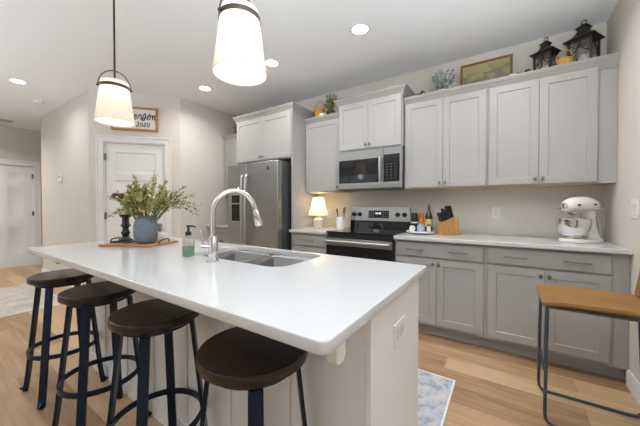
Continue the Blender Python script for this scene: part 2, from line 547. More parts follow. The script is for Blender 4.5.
# ------------------------------------------------------------------ the setting
XR, YB, H = 0.699, 3.287, 2.74
XL, YF = -8.0, -4.2
PA = Vector((-4.588, 1.403)); PB = Vector((-3.84, 2.222)); PD = (PB - PA).normalized(); PL = (PB - PA).length
PROT = math.atan2(PD.y, PD.x)
T = 0.12
fl = B(); fl.box(XL - T, YF - T, -0.1, XR + T, YB + T, 0); struct('floor', fl, M['floor'])
ce = B(); ce.box(XL - T, YF - T, H, XR + T, YB + T, H + 0.1); struct('ceiling', ce, M['ceiling'])
b = B(); b.box(-3.84, YB, 0, XR + T, YB + T, H); struct('wall_back', b, M['wall'])
b = B(); b.box(XR, YF - T, 0, XR + T, YB, H); struct('wall_right', b, M['wall'])
# pantry corner (three walls): hall side, angled side with the door opening, kitchen side
b = B(); b.box(-6.782, PA.y, 0, PA.x, PA.y + T, H); struct('wall_pantry_hall_side', b, M['wall_hall'])
DX0, DX1, DZ = 0.170, 0.915, 2.06
b = B()
b.box(0, 0, 0, DX0, T, H).box(DX1, 0, 0, PL, T, H).box(DX0, 0, DZ, DX1, T, H)
struct('wall_pantry_angled_side', b, M['wall'], (PA.x, PA.y, 0), PROT)
b = B(); b.box(-3.84 - T, PB.y, 0, -3.84, YB + T, H); struct('wall_pantry_kitchen_side', b, M['wall'])
# hall end wall with the white door
LY0, LY1, LZ = 0.70, 1.54, 2.0
b = B()
b.box(XL - T, YF - T, 0, XL, LY0, H).box(XL - T, LY1, 0, XL, YB + T, H).box(XL - T, LY0, LZ, XL, LY1, H)
struct('wall_left', b, M['wall_hall'])
b = B(); b.box(-6.782, PA.y + T, 0, -6.782 + T, YB, H); struct('wall_hall_return', b, M['wall_hall'])
b = B(); b.box(XL, YB, 0, -6.66, YB + T, H); struct('wall_hall_end', b, M['wall_hall'])
# rear wall with two windows
b = B()
wx = ((-6.4, -4.0), (-2.6, -0.2)); z0, z1 = 0.45, 2.45
b.box(XL, YF - T, 0, XR, YF, z0).box(XL, YF - T, z1, XR, YF, H)
b.box(XL, YF - T, z0, wx[0][0], YF, z1).box(wx[0][1], YF - T, z0, wx[1][0], YF, z1).box(wx[1][1], YF - T, z0, XR, YF, z1)
struct('wall_rear', b, M['wall'])
for k, (a, c) in enumerate(wx):
    b = B()
    for x in (a, (a + c) / 2 - 0.03, c - 0.06): b.box(x, YF - 0.09, z0, x + 0.06, YF - 0.03, z1)
    for z in (z0, (z0 + z1) / 2 - 0.03, z1 - 0.06): b.box(a, YF - 0.08, z, c, YF - 0.04, z + 0.06)
    w = struct('window_%d' % (k + 1), b, M['trim'])
    b = B(); b.box(a + 0.01, YF - 0.065, z0 + 0.01, c - 0.01, YF - 0.06, z1 - 0.01); obj('glass_pane', b, M['thin_glass'], w)


def baseboard(name, path):
    b = B(); b.sweep(path, [(0, 0), (0.014, 0), (0.014, 0.09), (0.009, 0.102), (0.006, 0.11), (0, 0.11)])
    struct(name, b, M['trim'])


baseboard('baseboard_right', [(XR, 2.68), (XR, YF)])   # right hand of -y direction is -x
bl = [PA + PD * 0.085, PA, Vector((-6.782, PA.y))]
baseboard('baseboard_pantry', [(-6.782, PA.y), (PA.x, PA.y), tuple(PA + PD * 0.078)])
baseboard('baseboard_pantry_kitchen_side', [tuple(PB - PD * 0.08), tuple(PB), (-3.84, 2.66)])
baseboard('baseboard_left', [(XL, YF), (XL, LY0 - 0.09)])
baseboard('baseboard_left_far', [(XL, LY1 + 0.1), (XL, YB)])


def casing(name, x0, x1, ztop, w, loc, rotz):
    b = B()
    b.prism([(x0 - w, 0), (x0, 0), (x0, ztop), (x1, ztop), (x1, 0), (x1 + w, 0), (x1 + w, ztop + w), (x0 - w, ztop + w)], -0.018, 0.0, axis='y')
    b.prism([(x0 - w, 0), (x0 - w + 0.02, 0), (x0 - w + 0.02, ztop + w - 0.02), (x1 + w - 0.02, ztop + w - 0.02), (x1 + w - 0.02, 0), (x1 + w, 0), (x1 + w, ztop + w), (x0 - w, ztop + w)], -0.026, -0.018, axis='y')
    # jambs lining the opening
    b.box(x0 - 0.004, 0, 0, x0 + 0.012, 0.10, ztop).box(x1 - 0.012, 0, 0, x1 + 0.004, 0.10, ztop).box(x0, 0, ztop - 0.012, x1, 0.10, ztop + 0.004)
    struct(name, b, M['trim'], loc, rotz, bevel=0.003)


def hinge(z, x, parent):
    b = B(); b.lathe([(0.0, -0.045), (0.007, -0.045), (0.007, 0.045), (0, 0.045)], 10, (x, -0.004, z)); b.box(x - 0.016, 0.0, z - 0.043, x + 0.016, 0.004, z + 0.043)
    obj('hinge', b, M['nickel'], parent)


casing('trim_1', DX0, DX1, DZ, 0.083, (PA.x, PA.y, 0), PROT)
g = 0.014
pw = DX1 - DX0 - 2 * g
b = B()
ph = (DZ - 0.02 - 0.12 * 2 - 0.1 * 4) / 5
b.panel(DX0 + g, 0.008, DX1 - g, DZ - g, 0.02, 0.035,
        [(DX0 + g + 0.11, 0.13 + k * (ph + 0.1), DX1 - g - 0.11, 0.13 + k * (ph + 0.1) + ph) for k in range(5)], 0.012, 0.014)
d1 = struct('door_1', b, M['door_paint'], (PA.x, PA.y, 0), PROT, bevel=0.002)
for z in (0.25, 1.07, 1.86): hinge(z, DX0 + g, d1)
b = B(); b.lathe([(0, 0), (0.026, 0), (0.026, 0.006), (0.011, 0.012), (0.011, 0.035), (0.026, 0.045), (0.028, 0.06), (0.018, 0.07), (0, 0.072)], 20,
                 mtx=Matrix.Translation((DX1 - 0.075, 0.02, 0.93)) @ Matrix.Rotation(R(90), 4, 'X'))
obj('door_knob', b, M['nickel'], d1)

casing('trim_2', LY0, LY1, LZ, 0.10, (XL, 0, 0), R(90))
b = B()
mx_ = (LY0 + LY1) / 2
cols = ((LY0 + g + 0.11, mx_ - 0.055), (mx_ + 0.055, LY1 - g - 0.11))
rows = ((0.22, 0.80), (0.98, 1.58), (1.69, 1.87))
b.panel(LY0 + g, 0.008, LY1 - g, LZ - g, 0.02, 0.035, [(c0, r0, c1, r1) for c0, c1 in cols for r0, r1 in rows], 0.011, 0.02)
d2 = struct('door_2', b, M['door_paint'], (XL, 0, 0), R(90), bevel=0.002)
for z in (0.25, 1.05, 1.8): hinge(z, LY1 - g, d2)
b = B(); b.lathe([(0, 0), (0.026, 0), (0.026, 0.006), (0.011, 0.012), (0.011, 0.035), (0.026, 0.045), (0.028, 0.06), (0.018, 0.07), (0, 0.072)], 20,
                 mtx=Matrix.Translation((LY0 + 0.075, 0.02, 0.93)) @ Matrix.Rotation(R(90), 4, 'X'))
obj('door_knob', b, M['nickel'], d2)


# ------------------------------------------------------------------ cabinets
def shaker(name, x0, z0, x1, z1, parent, fr=0.058, knob=None):
    b = B(); b.panel(x0, z0, x1, z1, 0.0, 0.019, [(x0 + fr, z0 + fr, x1 - fr, z1 - fr)], 0.007, 0.004)
    d = obj(name, b, M['cabinet'], parent, bevel=0.0015)
    if knob:
        k = B(); k.lathe([(0, 0), (0.006, 0), (0.005, 0.012), (0.006, 0.016), (0.0115, 0.020), (0.013, 0.026), (0.009, 0.030), (0, 0.031)], 14,
                         mtx=Matrix.Translation((knob[0], 0, knob[1])) @ Matrix.Rotation(R(90), 4, 'X') @ Matrix.Scale(1.5, 4, (0, 1, 0)))
        obj('knob', k, M['nickel'], d)
    return d


def drawer(x0, z0, x1, z1, parent, pulls, shaker_front=False):
    b = B(); b.box(x0, 0, z0, x1, 0.019, z1)
    d = obj('drawer', b, M['cabinet'], parent, bevel=0.002)
    zc = (z0 + z1) / 2
    for px in pulls:
        k = B(); w = 0.075
        k.tube([(px - w, -0.030, zc), (px + w, -0.030, zc)], 0.0055, 10)
        for s in (-1, 1): k.tube([(px + s * w * 0.72, -0.030, zc), (px + s * w * 0.72, 0.001, zc)], 0.005, 8)
        obj('bar_pull', k, M['nickel'], d)
    return d


YBF = 2.667            # door-front plane of the base cabinets
YUF = 2.957            # door-front plane of the upper cabinets


def base_cab(label, x0, w, doors, drawers, filler=0.0, end=False):
    t = thing('base_cabinet', label, 'cabinet', (x0, YBF, 0))
    D = YB - YBF - 0.003
    b = B(); b.box(0, 0.0195, 0.10, w, D, 0.8815)
    if filler: b.box(w, 0.0195, 0.10, w + filler, D, 0.8815)
    obj('carcass', b, M['cabinet'], t, bevel=0.001)
    b = B(); b.box(0, 0.085, 0, w + filler, D, 0.10); obj('toe_kick', b, M['cabinet'], t)
    return t


c1 = base_cab('grey base cabinet of two doors right beside the range, under knife block', -0.893, 0.763, 2, 1)
r = 0.017
drawer(r, 0.735, 0.763 - r, 0.862, c1, (0.20, 0.56))
shaker('door', r, 0.125, 0.3805, 0.718, c1, knob=(0.3805 - 0.025, 0.675))
shaker('door', 0.3835, 0.125, 0.763 - r, 0.718, c1, knob=(0.3835 + 0.025, 0.675))
c2 = base_cab('grey base cabinet of two doors against the right wall, under stand mixer', -0.130, 0.752, 2, 1, filler=0.075)
drawer(r, 0.735, 0.752 - r, 0.862, c2, (0.20, 0.56))
shaker('door', r, 0.125, 0.3805, 0.718, c2, knob=(0.3805 - 0.025, 0.675))
shaker('door', 0.3835, 0.125, 0.752 - r, 0.718, c2, knob=(0.3835 + 0.025, 0.675))
c3 = base_cab('narrow grey drawer base cabinet between fridge panel and range, under the lamp', -2.188, 0.528, 0, 3)
drawer(r, 0.735, 0.528 - r, 0.862, c3, (0.264,))
drawer(r, 0.44, 0.528 - r, 0.718, c3, (0.264,))
drawer(r, 0.125, 0.528 - r, 0.425, c3, (0.264,))
c4 = base_cab('grey base cabinet in the corner left of the fridge, beside pantry wall', -3.837, 0.63, 2, 1)
drawer(r, 0.735, 0.63 - r, 0.862, c4, (0.315,))
shaker('door', r, 0.125, 0.3135, 0.718, c4, knob=(0.29, 0.675))
shaker('door', 0.3165, 0.125, 0.63 - r, 0.718, c4, knob=(0.34, 0.675))

CROWN = [(0, -0.085), (0.008, -0.085), (0.010, -0.066), (0.016, -0.060), (0.022, -0.046), (0.034, -0.030), (0.043, -0.022), (0.043, -0.014), (0.050, -0.010), (0.050, 0), (0, 0)]


def upper_cab(name, label, x0, w, yf, z0, z1, ctop, doors, filler=0.0, crown_l=False, crown_r=False, knob_low=True, raw=True):
    t = thing(name, label, 'cabinet', (x0, yf, 0))
    D = YB - yf - 0.003
    b = B(); b.box(0, 0.0195, z0, w + filler, D, ctop - 0.015)
    obj('carcass', b, M['cabinet'], t, bevel=0.001)
    if raw:
        b = B(); b.box(0.02, 0.045, z0 - 0.004, w - 0.02, D, z0 - 0.0005); obj('underside', b, M['raw_wood'], t)['label'] = 'unfinished light wood underside'
    n = doors; rv = 0.012; gp = 0.003
    dw = (w - 2 * rv - (n - 1) * gp) / n
    for i in range(n):
        xa = rv + i * (dw + gp)
        if n == 1: kx = xa + dw - 0.03
        else: kx = xa + dw - 0.024 if i % 2 == 0 else xa + 0.024
        shaker('door', xa, z0 + 0.012, xa + dw, z1, t, knob=(kx, z0 + 0.055))
    path = []
    yfr = 0.0195
    if crown_l: path.append((0, D))
    path += [(0, yfr), (w + filler, yfr)]
    if crown_r: path.append((w + filler, D))
    b = B(); b.sweep(path, [(o, ctop + z) for o, z in CROWN])
    obj('crown_moulding', b, M['cabinet'], t)
    return t


u1 = upper_cab('upper_cabinet', 'grey wall cabinet pair of doors right of the microwave, left of the lantern cabinet', -0.892, 0.757, YUF, 1.375, 2.262, 2.326, 2)
u2 = upper_cab('upper_cabinet', 'grey wall cabinet pair of doors in the right corner, lanterns on top', -0.134, 0.733, YUF, 1.375, 2.262, 2.326, 2, filler=0.098)
u3 = upper_cab('upper_cabinet', 'single door grey wall cabinet above the table lamp, plant on top', -2.188, 0.535, YUF, 1.375, 2.262, 2.326, 1)
u4 = upper_cab('microwave_cabinet', 'short grey two door wall cabinet directly over the microwave', -1.652, 0.759, 2.888, 1.832, 2.37, 2.446, 2, crown_l=True, crown_r=True, raw=False)
u5 = upper_cab('upper_cabinet', 'grey wall cabinet in the corner left of the fridge, mostly hidden', -3.837, 0.63, YUF, 1.375, 2.262, 2.326, 2)
# fridge surround: cabinet over the fridge with two tall gables
u6 = upper_cab('fridge_cabinet', 'tall grey surround with two doors above the refrigerator', -3.204, 1.014, 2.677, 1.80, 2.375, 2.456, 2, crown_l=True, crown_r=True, raw=False)
for xa in (0.0, 0.994):
    b = B(); b.box(xa, 0.02, 0, xa + 0.02, YB - 2.677 - 0.003, 1.80); obj('tall_side_panel', b, M['cabinet'], u6, bevel=0.001)

# worktops
tag(plate('countertop', [(-0.889, 2.628), (XR - 0.001, 2.628), (XR - 0.001, YB - 0.002), (-0.889, YB - 0.002)], [], 0.882, 0.914, M['quartz'], 0.003),
    'white quartz countertop right of the range, running to the right wall', 'countertop')
tag(plate('countertop', [(-2.187, 2.628), (-1.662, 2.628), (-1.662, YB - 0.002), (-2.187, YB - 0.002)], [], 0.882, 0.914, M['quartz'], 0.003),
    'short white quartz countertop between refrigerator and range, under the lamp', 'countertop')
tag(plate('countertop', [(-3.838, 2.628), (-3.208, 2.628), (-3.208, YB - 0.002), (-3.838, YB - 0.002)], [], 0.882, 0.914, M['quartz'], 0.003),
    'white quartz countertop in the corner left of the refrigerator', 'countertop')

# ------------------------------------------------------------------ island
IX0, IX1, IY0, IY1 = -2.733, -0.309, 0.488, 1.403
BX0, BX1, BY0, BY1 = -2.60, -0.34, 0.80, 1.365
isl = thing('kitchen_island', 'greige island base cabinet with plain end panel, under the white top', 'island', ((BX0 + BX1) / 2, (BY0 + BY1) / 2, 0))
ox, oy = (BX0 + BX1) / 2, (BY0 + BY1) / 2
def ib(*a):
    b = B(); b.box(a[0] - ox, a[1] - oy, a[2], a[3] - ox, a[4] - oy, a[5]); return b
ZT = 0.8815
obj('back_panel', ib(BX0 + 0.019, BY0 + 0.004, 0, BX1 - 0.019, BY0 + 0.02, ZT), M['island_paint'], isl)
obj('end_panel', ib(BX1 - 0.019, BY0, 0, BX1, BY1, ZT), M['island_paint'], isl, bevel=0.0015)
obj('end_panel', ib(BX0, BY0, 0, BX0 + 0.019, BY1, ZT), M['island_paint'], isl, bevel=0.0015)
obj('front_frame', ib(BX0 + 0.02, BY1 - 0.05, 0.10, BX1 - 0.02, BY1 - 0.03, ZT), M['cabinet'], isl)
obj('toe_kick', ib(BX0 + 0.02, BY1 - 0.10, 0, BX1 - 0.02, BY1 - 0.085, 0.10), M['cabinet'], isl)
b = B(); b.box(BX0 + 0.02 - ox, BY0 - 0.011 - oy, 0, BX1 - 0.02 - ox, BY0 + 0.003 - oy, 0.10); obj('base_moulding', b, M['island_paint'], isl, bevel=0.003)
for xx in [BX0 + 0.25 + 0.335 * k for k in range(6)]:     # added strips standing in for faint vertical shading on the seating side
    b = B(); b.box(xx - ox, BY0 - 0.003 - oy, 0.10, xx + 0.012 - ox, BY0 + 0.0035 - oy, ZT); obj('shading_strip', b, M['island_paint'], isl, bevel=0.002)
# sink-side doors
nd = 6; dw = (BX1 - BX0 - 0.06) / nd
for k in range(nd):
    xa = BX0 + 0.03 + k * dw - ox
    b = B(); b.panel(-(xa + dw - 0.003), 0.125, -xa, 0.86, 0, 0.019, [(-(xa + dw - 0.003) + 0.058, 0.183, -xa - 0.058, 0.80)], 0.009, 0.004)
    dd = obj('door', b, M['cabinet'], isl, bevel=0.0015); dd.location = (0, BY1 - 0.0105 - oy, 0); dd.rotation_euler.z = PI
    kx = (xa + dw - 0.03) if k % 2 == 0 else (xa + 0.03)
    kb = B(); kb.lathe([(0, 0), (0.006, 0), (0.005, 0.012), (0.012, 0.020), (0.013, 0.026), (0, 0.031)], 14, mtx=Matrix.Translation((-kx, 0, 0.80)) @ Matrix.Rotation(R(90), 4, 'X'))
    obj('knob', kb, M['nickel'], dd)
# corbel brackets under the overhang
def corbel(x):
    b = B()
    q = BY0 + 0.0035
    prof = [(q, ZT), (q, ZT - 0.02), (0.652, ZT - 0.02), (0.646, ZT - 0.03), (0.646, 0.815), (0.641, 0.803), (0.630, 0.797), (0.612, 0.797), (0.601, 0.803), (0.596, 0.815), (0.594, ZT)]
    b.prism([(p - oy, z) for p, z in prof], x - ox, x + 0.030 - ox, axis='x')
    obj('corbel', b, M['trim'], isl, bevel=0.003)['label'] = 'white rounded bracket under the overhang'
corbel(-0.375); corbel(-2.594)
# outlet set in the end panel
b = B(); b.box(BX1 - 0.0002 - ox, 1.003 - oy, 0.675, BX1 + 0.006 - ox, 1.127 - oy, 0.757)
b.m = 1
for yy in (1.025, 1.07): b.box(BX1 + 0.0055 - ox, yy - oy, 0.695, BX1 + 0.0075 - ox, yy + 0.035 - oy, 0.737)
obj('outlet_plate', b, [M['white_plastic'], M['ceramic_white']], isl, bevel=0.0015)['label'] = 'white double outlet plate'

SX0, SX1, SY0, SY1 = -1.600, -0.865, 0.965, 1.375
tag(plate('island_countertop', rrect(IX0, IY0, IX1, IY1, 0.022), [rrect(SX0, SY0, SX1, SY1, 0.085, 8)], 0.882, 0.914, M['quartz'], 0.004),
    'long white quartz island countertop with an undermount sink cut into it', 'countertop')

# sink
sk = thing('kitchen_sink', 'stainless double bowl undermount sink in the white island top', 'sink', ((SX0 + SX1) / 2, (SY0 + SY1) / 2, 0.68))
sx, sy = (SX0 + SX1) / 2, (SY0 + SY1) / 2
def bowl(xa, xb, ya, yb):
    b = B(); rings = []
    for ins, z, rr in ((-0.016, 0.8812, 0.09), (0.0, 0.8812, 0.085), (0.004, 0.874, 0.082), (0.008, 0.78, 0.08), (0.014, 0.72, 0.078), (0.035, 0.695, 0.065), (0.09, 0.688, 0.03)):
        rings.append([(p[0] - sx, p[1] - sy, z - 0.68) for p in rrect(xa + ins, ya + ins, xb - ins, yb - ins, max(rr, 0.02), 8)])
    b.loft(rings, cap0=False, cap1=True)
    o = obj('bowl', b, M['steel_sink'], sk, angle=60)
    md = o.modifiers.new('thick', 'SOLIDIFY'); md.thickness = 0.002; md.offset = 1
    c = ((xa + xb) / 2 - sx, (ya + yb) / 2 - sy, 0.0085)
    d = B(); d.lathe([(0, 0.0035), (0.02, 0.0035), (0.024, 0.006), (0.042, 0.005), (0.045, 0.0008), (0.0, 0.0008)], 24, c); obj('drain', d, M['chrome'], sk)
xm = -1.245
bowl(SX0 - 0.004, xm - 0.014, SY0 - 0.004, SY1 + 0.004)
bowl(xm + 0.014, SX1 + 0.004, SY0 - 0.004, SY1 + 0.004)
b = B(); b.box(xm - 0.0145 - sx, SY0 + 0.05 - sy, 0.17, xm + 0.0145 - sx, SY1 - 0.05 - sy, 0.2005); obj('divider', b, M['steel_sink'], sk, bevel=0.006, seg=3)

# faucet
fd = Vector((0.42, 0.91)).normalized()
fa = thing('kitchen_faucet', 'tall chrome gooseneck pull-down faucet behind the sink', 'faucet', (-1.238, 0.885, 0.914))
b = B(); b.lathe([(0, 0.0005), (0.031, 0.0005), (0.031, 0.006), (0.026, 0.010), (0.0245, 0.05), (0.0245, 0.125), (0.021, 0.130), (0.021, 0.135), (0, 0.135)], 28); obj('base_body', b, M['chrome'], fa)
pts = [(0, 0, 0.12), (0, 0, 0.20), (0, 0, 0.245)]
rad = 0.112
for k in range(1, 15):
    a = R(180 - 170 * k / 14)
    q = rad + rad * math.cos(a)
    pts.append((fd.x * q, fd.y * q, 0.245 + rad * 1.08 * math.sin(a)))
b = B(); b.tube(pts, 0.0135, 16); obj('spout', b, M['chrome'], fa, angle=60)
e = Vector(pts[-1]); dirn = (e - Vector(pts[-2])).normalized()
b = B(); b.tube([e - dirn * 0.01, e + dirn * 0.004, e + dirn * 0.012, e + dirn * 0.045, e + dirn * 0.085, e + dirn * 0.091], [0.0145, 0.015, 0.018, 0.0195, 0.0235, 0.0215], 18)
obj('spray_head', b, M['chrome'], fa, angle=60)
b = B(); p = e + dirn * 0.06 + Vector((fd.x, fd.y, 0)) * 0.018; b.tube([p, p + dirn * 0.028], 0.006, 8); obj('spray_button', b, M['nickel'], fa)
b = B(); hd = Vector((-0.80, -0.6, 0))
b.tube([hd * 0.015 + Vector((0, 0, 0.075)), hd * 0.052 + Vector((0, 0, 0.075))], 0.0175, 18)
b.tube([hd * 0.046 + Vector((0, 0, 0.075)), hd * 0.052 + Vector((0, 0, 0.105)), hd * 0.058 + Vector((0, 0, 0.165))], [0.0075, 0.0065, 0.0055], 10)
obj('lever_handle', b, M['chrome'], fa, angle=60)

# soap dispenser
so = thing('soap_bottle', 'clear pump bottle half full of green soap, left of the faucet', 'soap bottle', (-1.505, 0.915, 0.914))
b = B(); b.lathe([(0, 0.0008), (0.031, 0.0008), (0.034, 0.004), (0.034, 0.088), (0.031, 0.100), (0.016, 0.112), (0.014, 0.118), (0.0125, 0.118), (0.0145, 0.110), (0.029, 0.098), (0.032, 0.086), (0.032, 0.006), (0, 0.004)], 24); obj('bottle', b, M['thin_glass'], so)
b = B(); b.lathe([(0, 0.0045), (0.0312, 0.0065), (0.0312, 0.056), (0, 0.056)], 24); obj('liquid_soap', b, M['liquid_green'], so)['label'] = 'green liquid soap'
b = B(); b.lathe([(0, 0.1185), (0.016, 0.1185), (0.016, 0.138), (0.007, 0.142), (0.0055, 0.165), (0.011, 0.166), (0.011, 0.176), (0, 0.177)], 16)
b.tube([(0, 0, 0.171), (0.03, 0.012, 0.171), (0.043, 0.016, 0.166)], 0.005, 8); obj('pump', b, M['black_plastic'], so)

# ------------------------------------------------------------------ wooden tray group on the island
TR = R(27)
tr = thing('serving_tray', 'flat wooden serving tray with black handles at the island end', 'tray', (-2.27, 1.0, 0.914), TR)
TW, TD = 0.205, 0.15
b = B(); b.prism(rrect(-TW, -TD, TW, TD, 0.012, 4), 0.0005, 0.016); obj('board', b, M['tray_wood'], tr, bevel=0.003)
for s in (-1, 1):
    b = B(); b.tube([(s * (TW - 0.015), -0.058, 0.0165), (s * (TW - 0.010), -0.050, 0.034), (s * (TW - 0.004), -0.025, 0.043), (s * (TW - 0.004), 0.025, 0.043), (s * (TW - 0.010), 0.050, 0.034), (s * (TW - 0.015), 0.058, 0.0165)], 0.005, 8)
    obj('handle', b, M['black_paint'], tr, angle=60)['label'] = 'black curved handle'
TZ = 0.931
va = tag(obj('vase', B().lathe([(0, 0), (0.052, 0), (0.066, 0.012), (0.075, 0.04), (0.078, 0.085), (0.077, 0.13), (0.070, 0.158), (0.057, 0.176), (0.051, 0.182), (0.052, 0.198), (0.047, 0.198), (0.045, 0.18), (0.060, 0.155), (0.068, 0.09), (0.06, 0.02), (0, 0.012)], 36),
         M['vase_blue'], loc=(-2.181, 0.998, TZ)), 'blue grey stoneware vase holding the leafy branches on wooden tray', 'vase')


def leaf(b, p, d, ln, w, rng):
    d = d.normalized(); u = Vector((rng.uniform(-1, 1), rng.uniform(-1, 1), rng.uniform(-0.3, 1)))
    s = d.cross(u); s = s.normalized() if s.length > 1e-4 else Vector((1, 0, 0)); n = s.cross(d) * 0.18 * w
    a = b.bm.verts.new(p); t = b.bm.verts.new(p + d * ln + n)
    l_ = b.bm.verts.new(p + d * ln * 0.45 + s * w + n * 2); r_ = b.bm.verts.new(p + d * ln * 0.45 - s * w + n * 2); m_ = b.bm.verts.new(p + d * ln * 0.45)
    b.face([a, m_, l_]); b.face([m_, t, l_]); b.face([a, r_, m_]); b.face([m_, r_, t])


def branch(name, base, tip, sag, mats, parent, rng, nl, ll, lw, berries=0, start=0.25):
    """one stem with its leaves and berries as one mesh"""
    b = B(); N = 8; pts = []
    base = Vector(base); tip = Vector(tip)
    for i in range(N + 1):
        t = i / N
        q = base.lerp(tip, t); q.z += sag * math.sin(PI * t) + 0.0
        pts.append(q)
    b.tube(pts, [0.0022 * (1 - 0.6 * i / N) for i in range(N + 1)], 5)
    def at(t):
        k = min(int(t * N), N - 1); return pts[k].lerp(pts[k + 1], t * N - k), (pts[k + 1] - pts[k]).normalized()
    for i in range(nl):
        t = start + (1 - start) * rng.random()
        p, d = at(min(t, 0.999))
        b.m = 1 if rng.random() < 0.6 else 2
        dd = d * 0.7 + Vector((rng.uniform(-1, 1), rng.uniform(-1, 1), rng.uniform(-0.6, 1))) * 0.8
        leaf(b, p, dd, ll * rng.uniform(0.7, 1.3), lw * rng.uniform(0.7, 1.2), rng)
    b.m = 3
    for i in range(berries):
        t = 0.5 + 0.5 * rng.random(); p, d = at(min(t, 0.999))
        off = Vector((rng.uniform(-1, 1), rng.uniform(-1, 1), rng.uniform(-1, 1))) * 0.012
        b.ball(p + off, 0.0042, n=6, k=4)
    return obj(name, b, mats, parent, angle=80)


rng = random.Random(7)
fl_ = thing('leafy_branches', 'loose arrangement of green and yellow leafy branches in blue grey vase', 'flower arrangement', (-2.181, 0.998, TZ + 0.198))
LM = [M['stem'], M['leaf_olive'], M['leaf_pale'], M['berry']]
LM2 = [M['stem'], M['leaf_green'], M['leaf_olive'], M['berry']]
u = Vector((0.834, 0.552, 0)); w_ = Vector((-0.552, 0.834, 0))      # the long and the short way of the arrangement
for k in range(56):
    lat = rng.uniform(-0.17, 0.20); dep = rng.uniform(-0.15, 0.15)
    hgt = (0.27 - 0.75 * max(0, abs(lat - 0.02) - 0.03)) * rng.uniform(0.45, 1.05)
    tip = u * lat + w_ * dep + Vector((0, 0, hgt))
    bs = (u * lat + w_ * dep) * 0.12 + Vector((0, 0, -0.12))
    branch('branch', bs, tip, 0.03, LM if rng.random() < 0.6 else LM2, fl_, rng, rng.randint(30, 46), 0.030, 0.0075, rng.choice((0, 4, 8)), 0.40)
for lat, hgt, sag in ((0.41, 0.07, 0.10), (0.36, 0.03, 0.12), (0.34, 0.15, 0.06), (0.27, 0.22, 0.04), (0.30, 0.10, 0.08), (0.38, -0.02, 0.13), (-0.22, 0.0, 0.08), (-0.19, 0.03, 0.09), (-0.21, 0.13, 0.05), (0.03, 0.335, 0.0), (0.05, 0.30, 0.0), (-0.05, 0.28, 0.0)):
    branch('branch', (0, 0, -0.12), u * lat + w_ * rng.uniform(-0.08, 0.08) + Vector((0, 0, hgt)), sag, LM, fl_, rng, 26, 0.024, 0.0055, 12, 0.42)
b = B()
for k in range(10):
    b.ball(u * (-0.115 + rng.uniform(-0.035, 0.035)) + w_ * -0.12 + Vector((0, 0, 0.145 + rng.uniform(-0.015, 0.015))), 0.013, n=8, k=5)
obj('dried_flower_head', b, M['berry'], fl_)['label'] = 'dark red-brown dried flower head'

cs = tag(obj('candlestick', B().lathe([(0, 0), (0.043, 0), (0.045, 0.008), (0.030, 0.016), (0.020, 0.028), (0.024, 0.042), (0.030, 0.055), (0.024, 0.068), (0.019, 0.085), (0.024, 0.10), (0.034, 0.112), (0.024, 0.125), (0.022, 0.165), (0.038, 0.182), (0.042, 0.195), (0, 0.195)], 28),
             M['black_paint'], loc=(-2.400, 0.955, TZ + 0.0105)), 'turned black wooden candlestick on the tray left of the vase', 'candlestick')
cd = thing('pillar_candle', 'cream pillar candle standing on the black candlestick', 'candle', (-2.400, 0.955, TZ + 0.206))
b = B(); b.lathe([(0, 0), (0.031, 0), (0.032, 0.003), (0.032, 0.125), (0.030, 0.129), (0.022, 0.125), (0, 0.124)], 24); obj('wax_body', b, M['wax'], cd)
b = B(); b.tube([(0, 0, 0.123), (0.001, 0, 0.137)], 0.0012, 6); obj('wick', b, M['black_paint'], cd)
# small things on the tray
jr = thing('sugar_jar', 'small white jar with a bronze ball knob, right of vase on tray', 'jar', (-2.235, 1.125, TZ))
b = B(); b.lathe([(0, 0), (0.032, 0), (0.038, 0.01), (0.039, 0.05), (0.034, 0.062), (0, 0.066)], 24); obj('pot', b, M['ceramic_white'], jr)
b = B(); b.lathe([(0, 0.0662), (0.008, 0.0662), (0.006, 0.072), (0.014, 0.080), (0.017, 0.092), (0.012, 0.104), (0, 0.107)], 18); obj('ball_knob', b, M['nickel'], jr)['label'] = 'bronze ball knob'
tag(obj('coaster', B().prism(rrect(-0.075, -0.055, 0.075, 0.055, 0.01), 0, 0.010), M['black_paint'], loc=(-2.375, 0.945, TZ), rotz=R(27), bevel=0.002),
    'flat black coaster under the black candlestick', 'coaster')
tag(obj('spice_pot', B().lathe([(0, 0), (0.026, 0), (0.030, 0.006), (0.030, 0.045), (0.026, 0.054), (0.027, 0.060), (0.023, 0.060), (0.022, 0.050), (0, 0.046)], 20), M['lamp_base'], loc=(-2.405, 1.058, TZ)),
    'small beige pot behind the black candlestick on tray', 'pot')

# ------------------------------------------------------------------ island bar stools
st = thing('bar_stool', '', 'bar stool', (0, 0, 0), 0, 'round island bar stools')
SZ = 0.752; SR = 0.173
b = B(); b.lathe([(0, SZ - 0.036), (SR - 0.008, SZ - 0.036), (SR - 0.001, SZ - 0.031), (SR, SZ - 0.026), (SR, SZ - 0.007), (SR - 0.002, SZ - 0.002), (SR - 0.007, SZ), (SR - 0.010, SZ), (0.0, SZ)], 56)
seat = obj('seat', b, M['stool_wood'], st)
seat['label'] = 'dark brown round wooden seat'
b = B()
b.box(-SR + 0.012, -0.0014, SZ - 0.001, SR - 0.012, 0.0014, SZ + 0.0005, Matrix.Rotation(R(-10), 4, 'Z'))
obj('board_seam', b, M['black_paint'], seat)
b = B(); b.lathe([(0, SZ - 0.060), (0.135, SZ - 0.060), (0.142, SZ - 0.056), (0.142, SZ - 0.0365), (0, SZ - 0.0365)], 40); obj('seat_plate', b, M['stool_metal'], st)
HB, HT = 0.154, 0.098
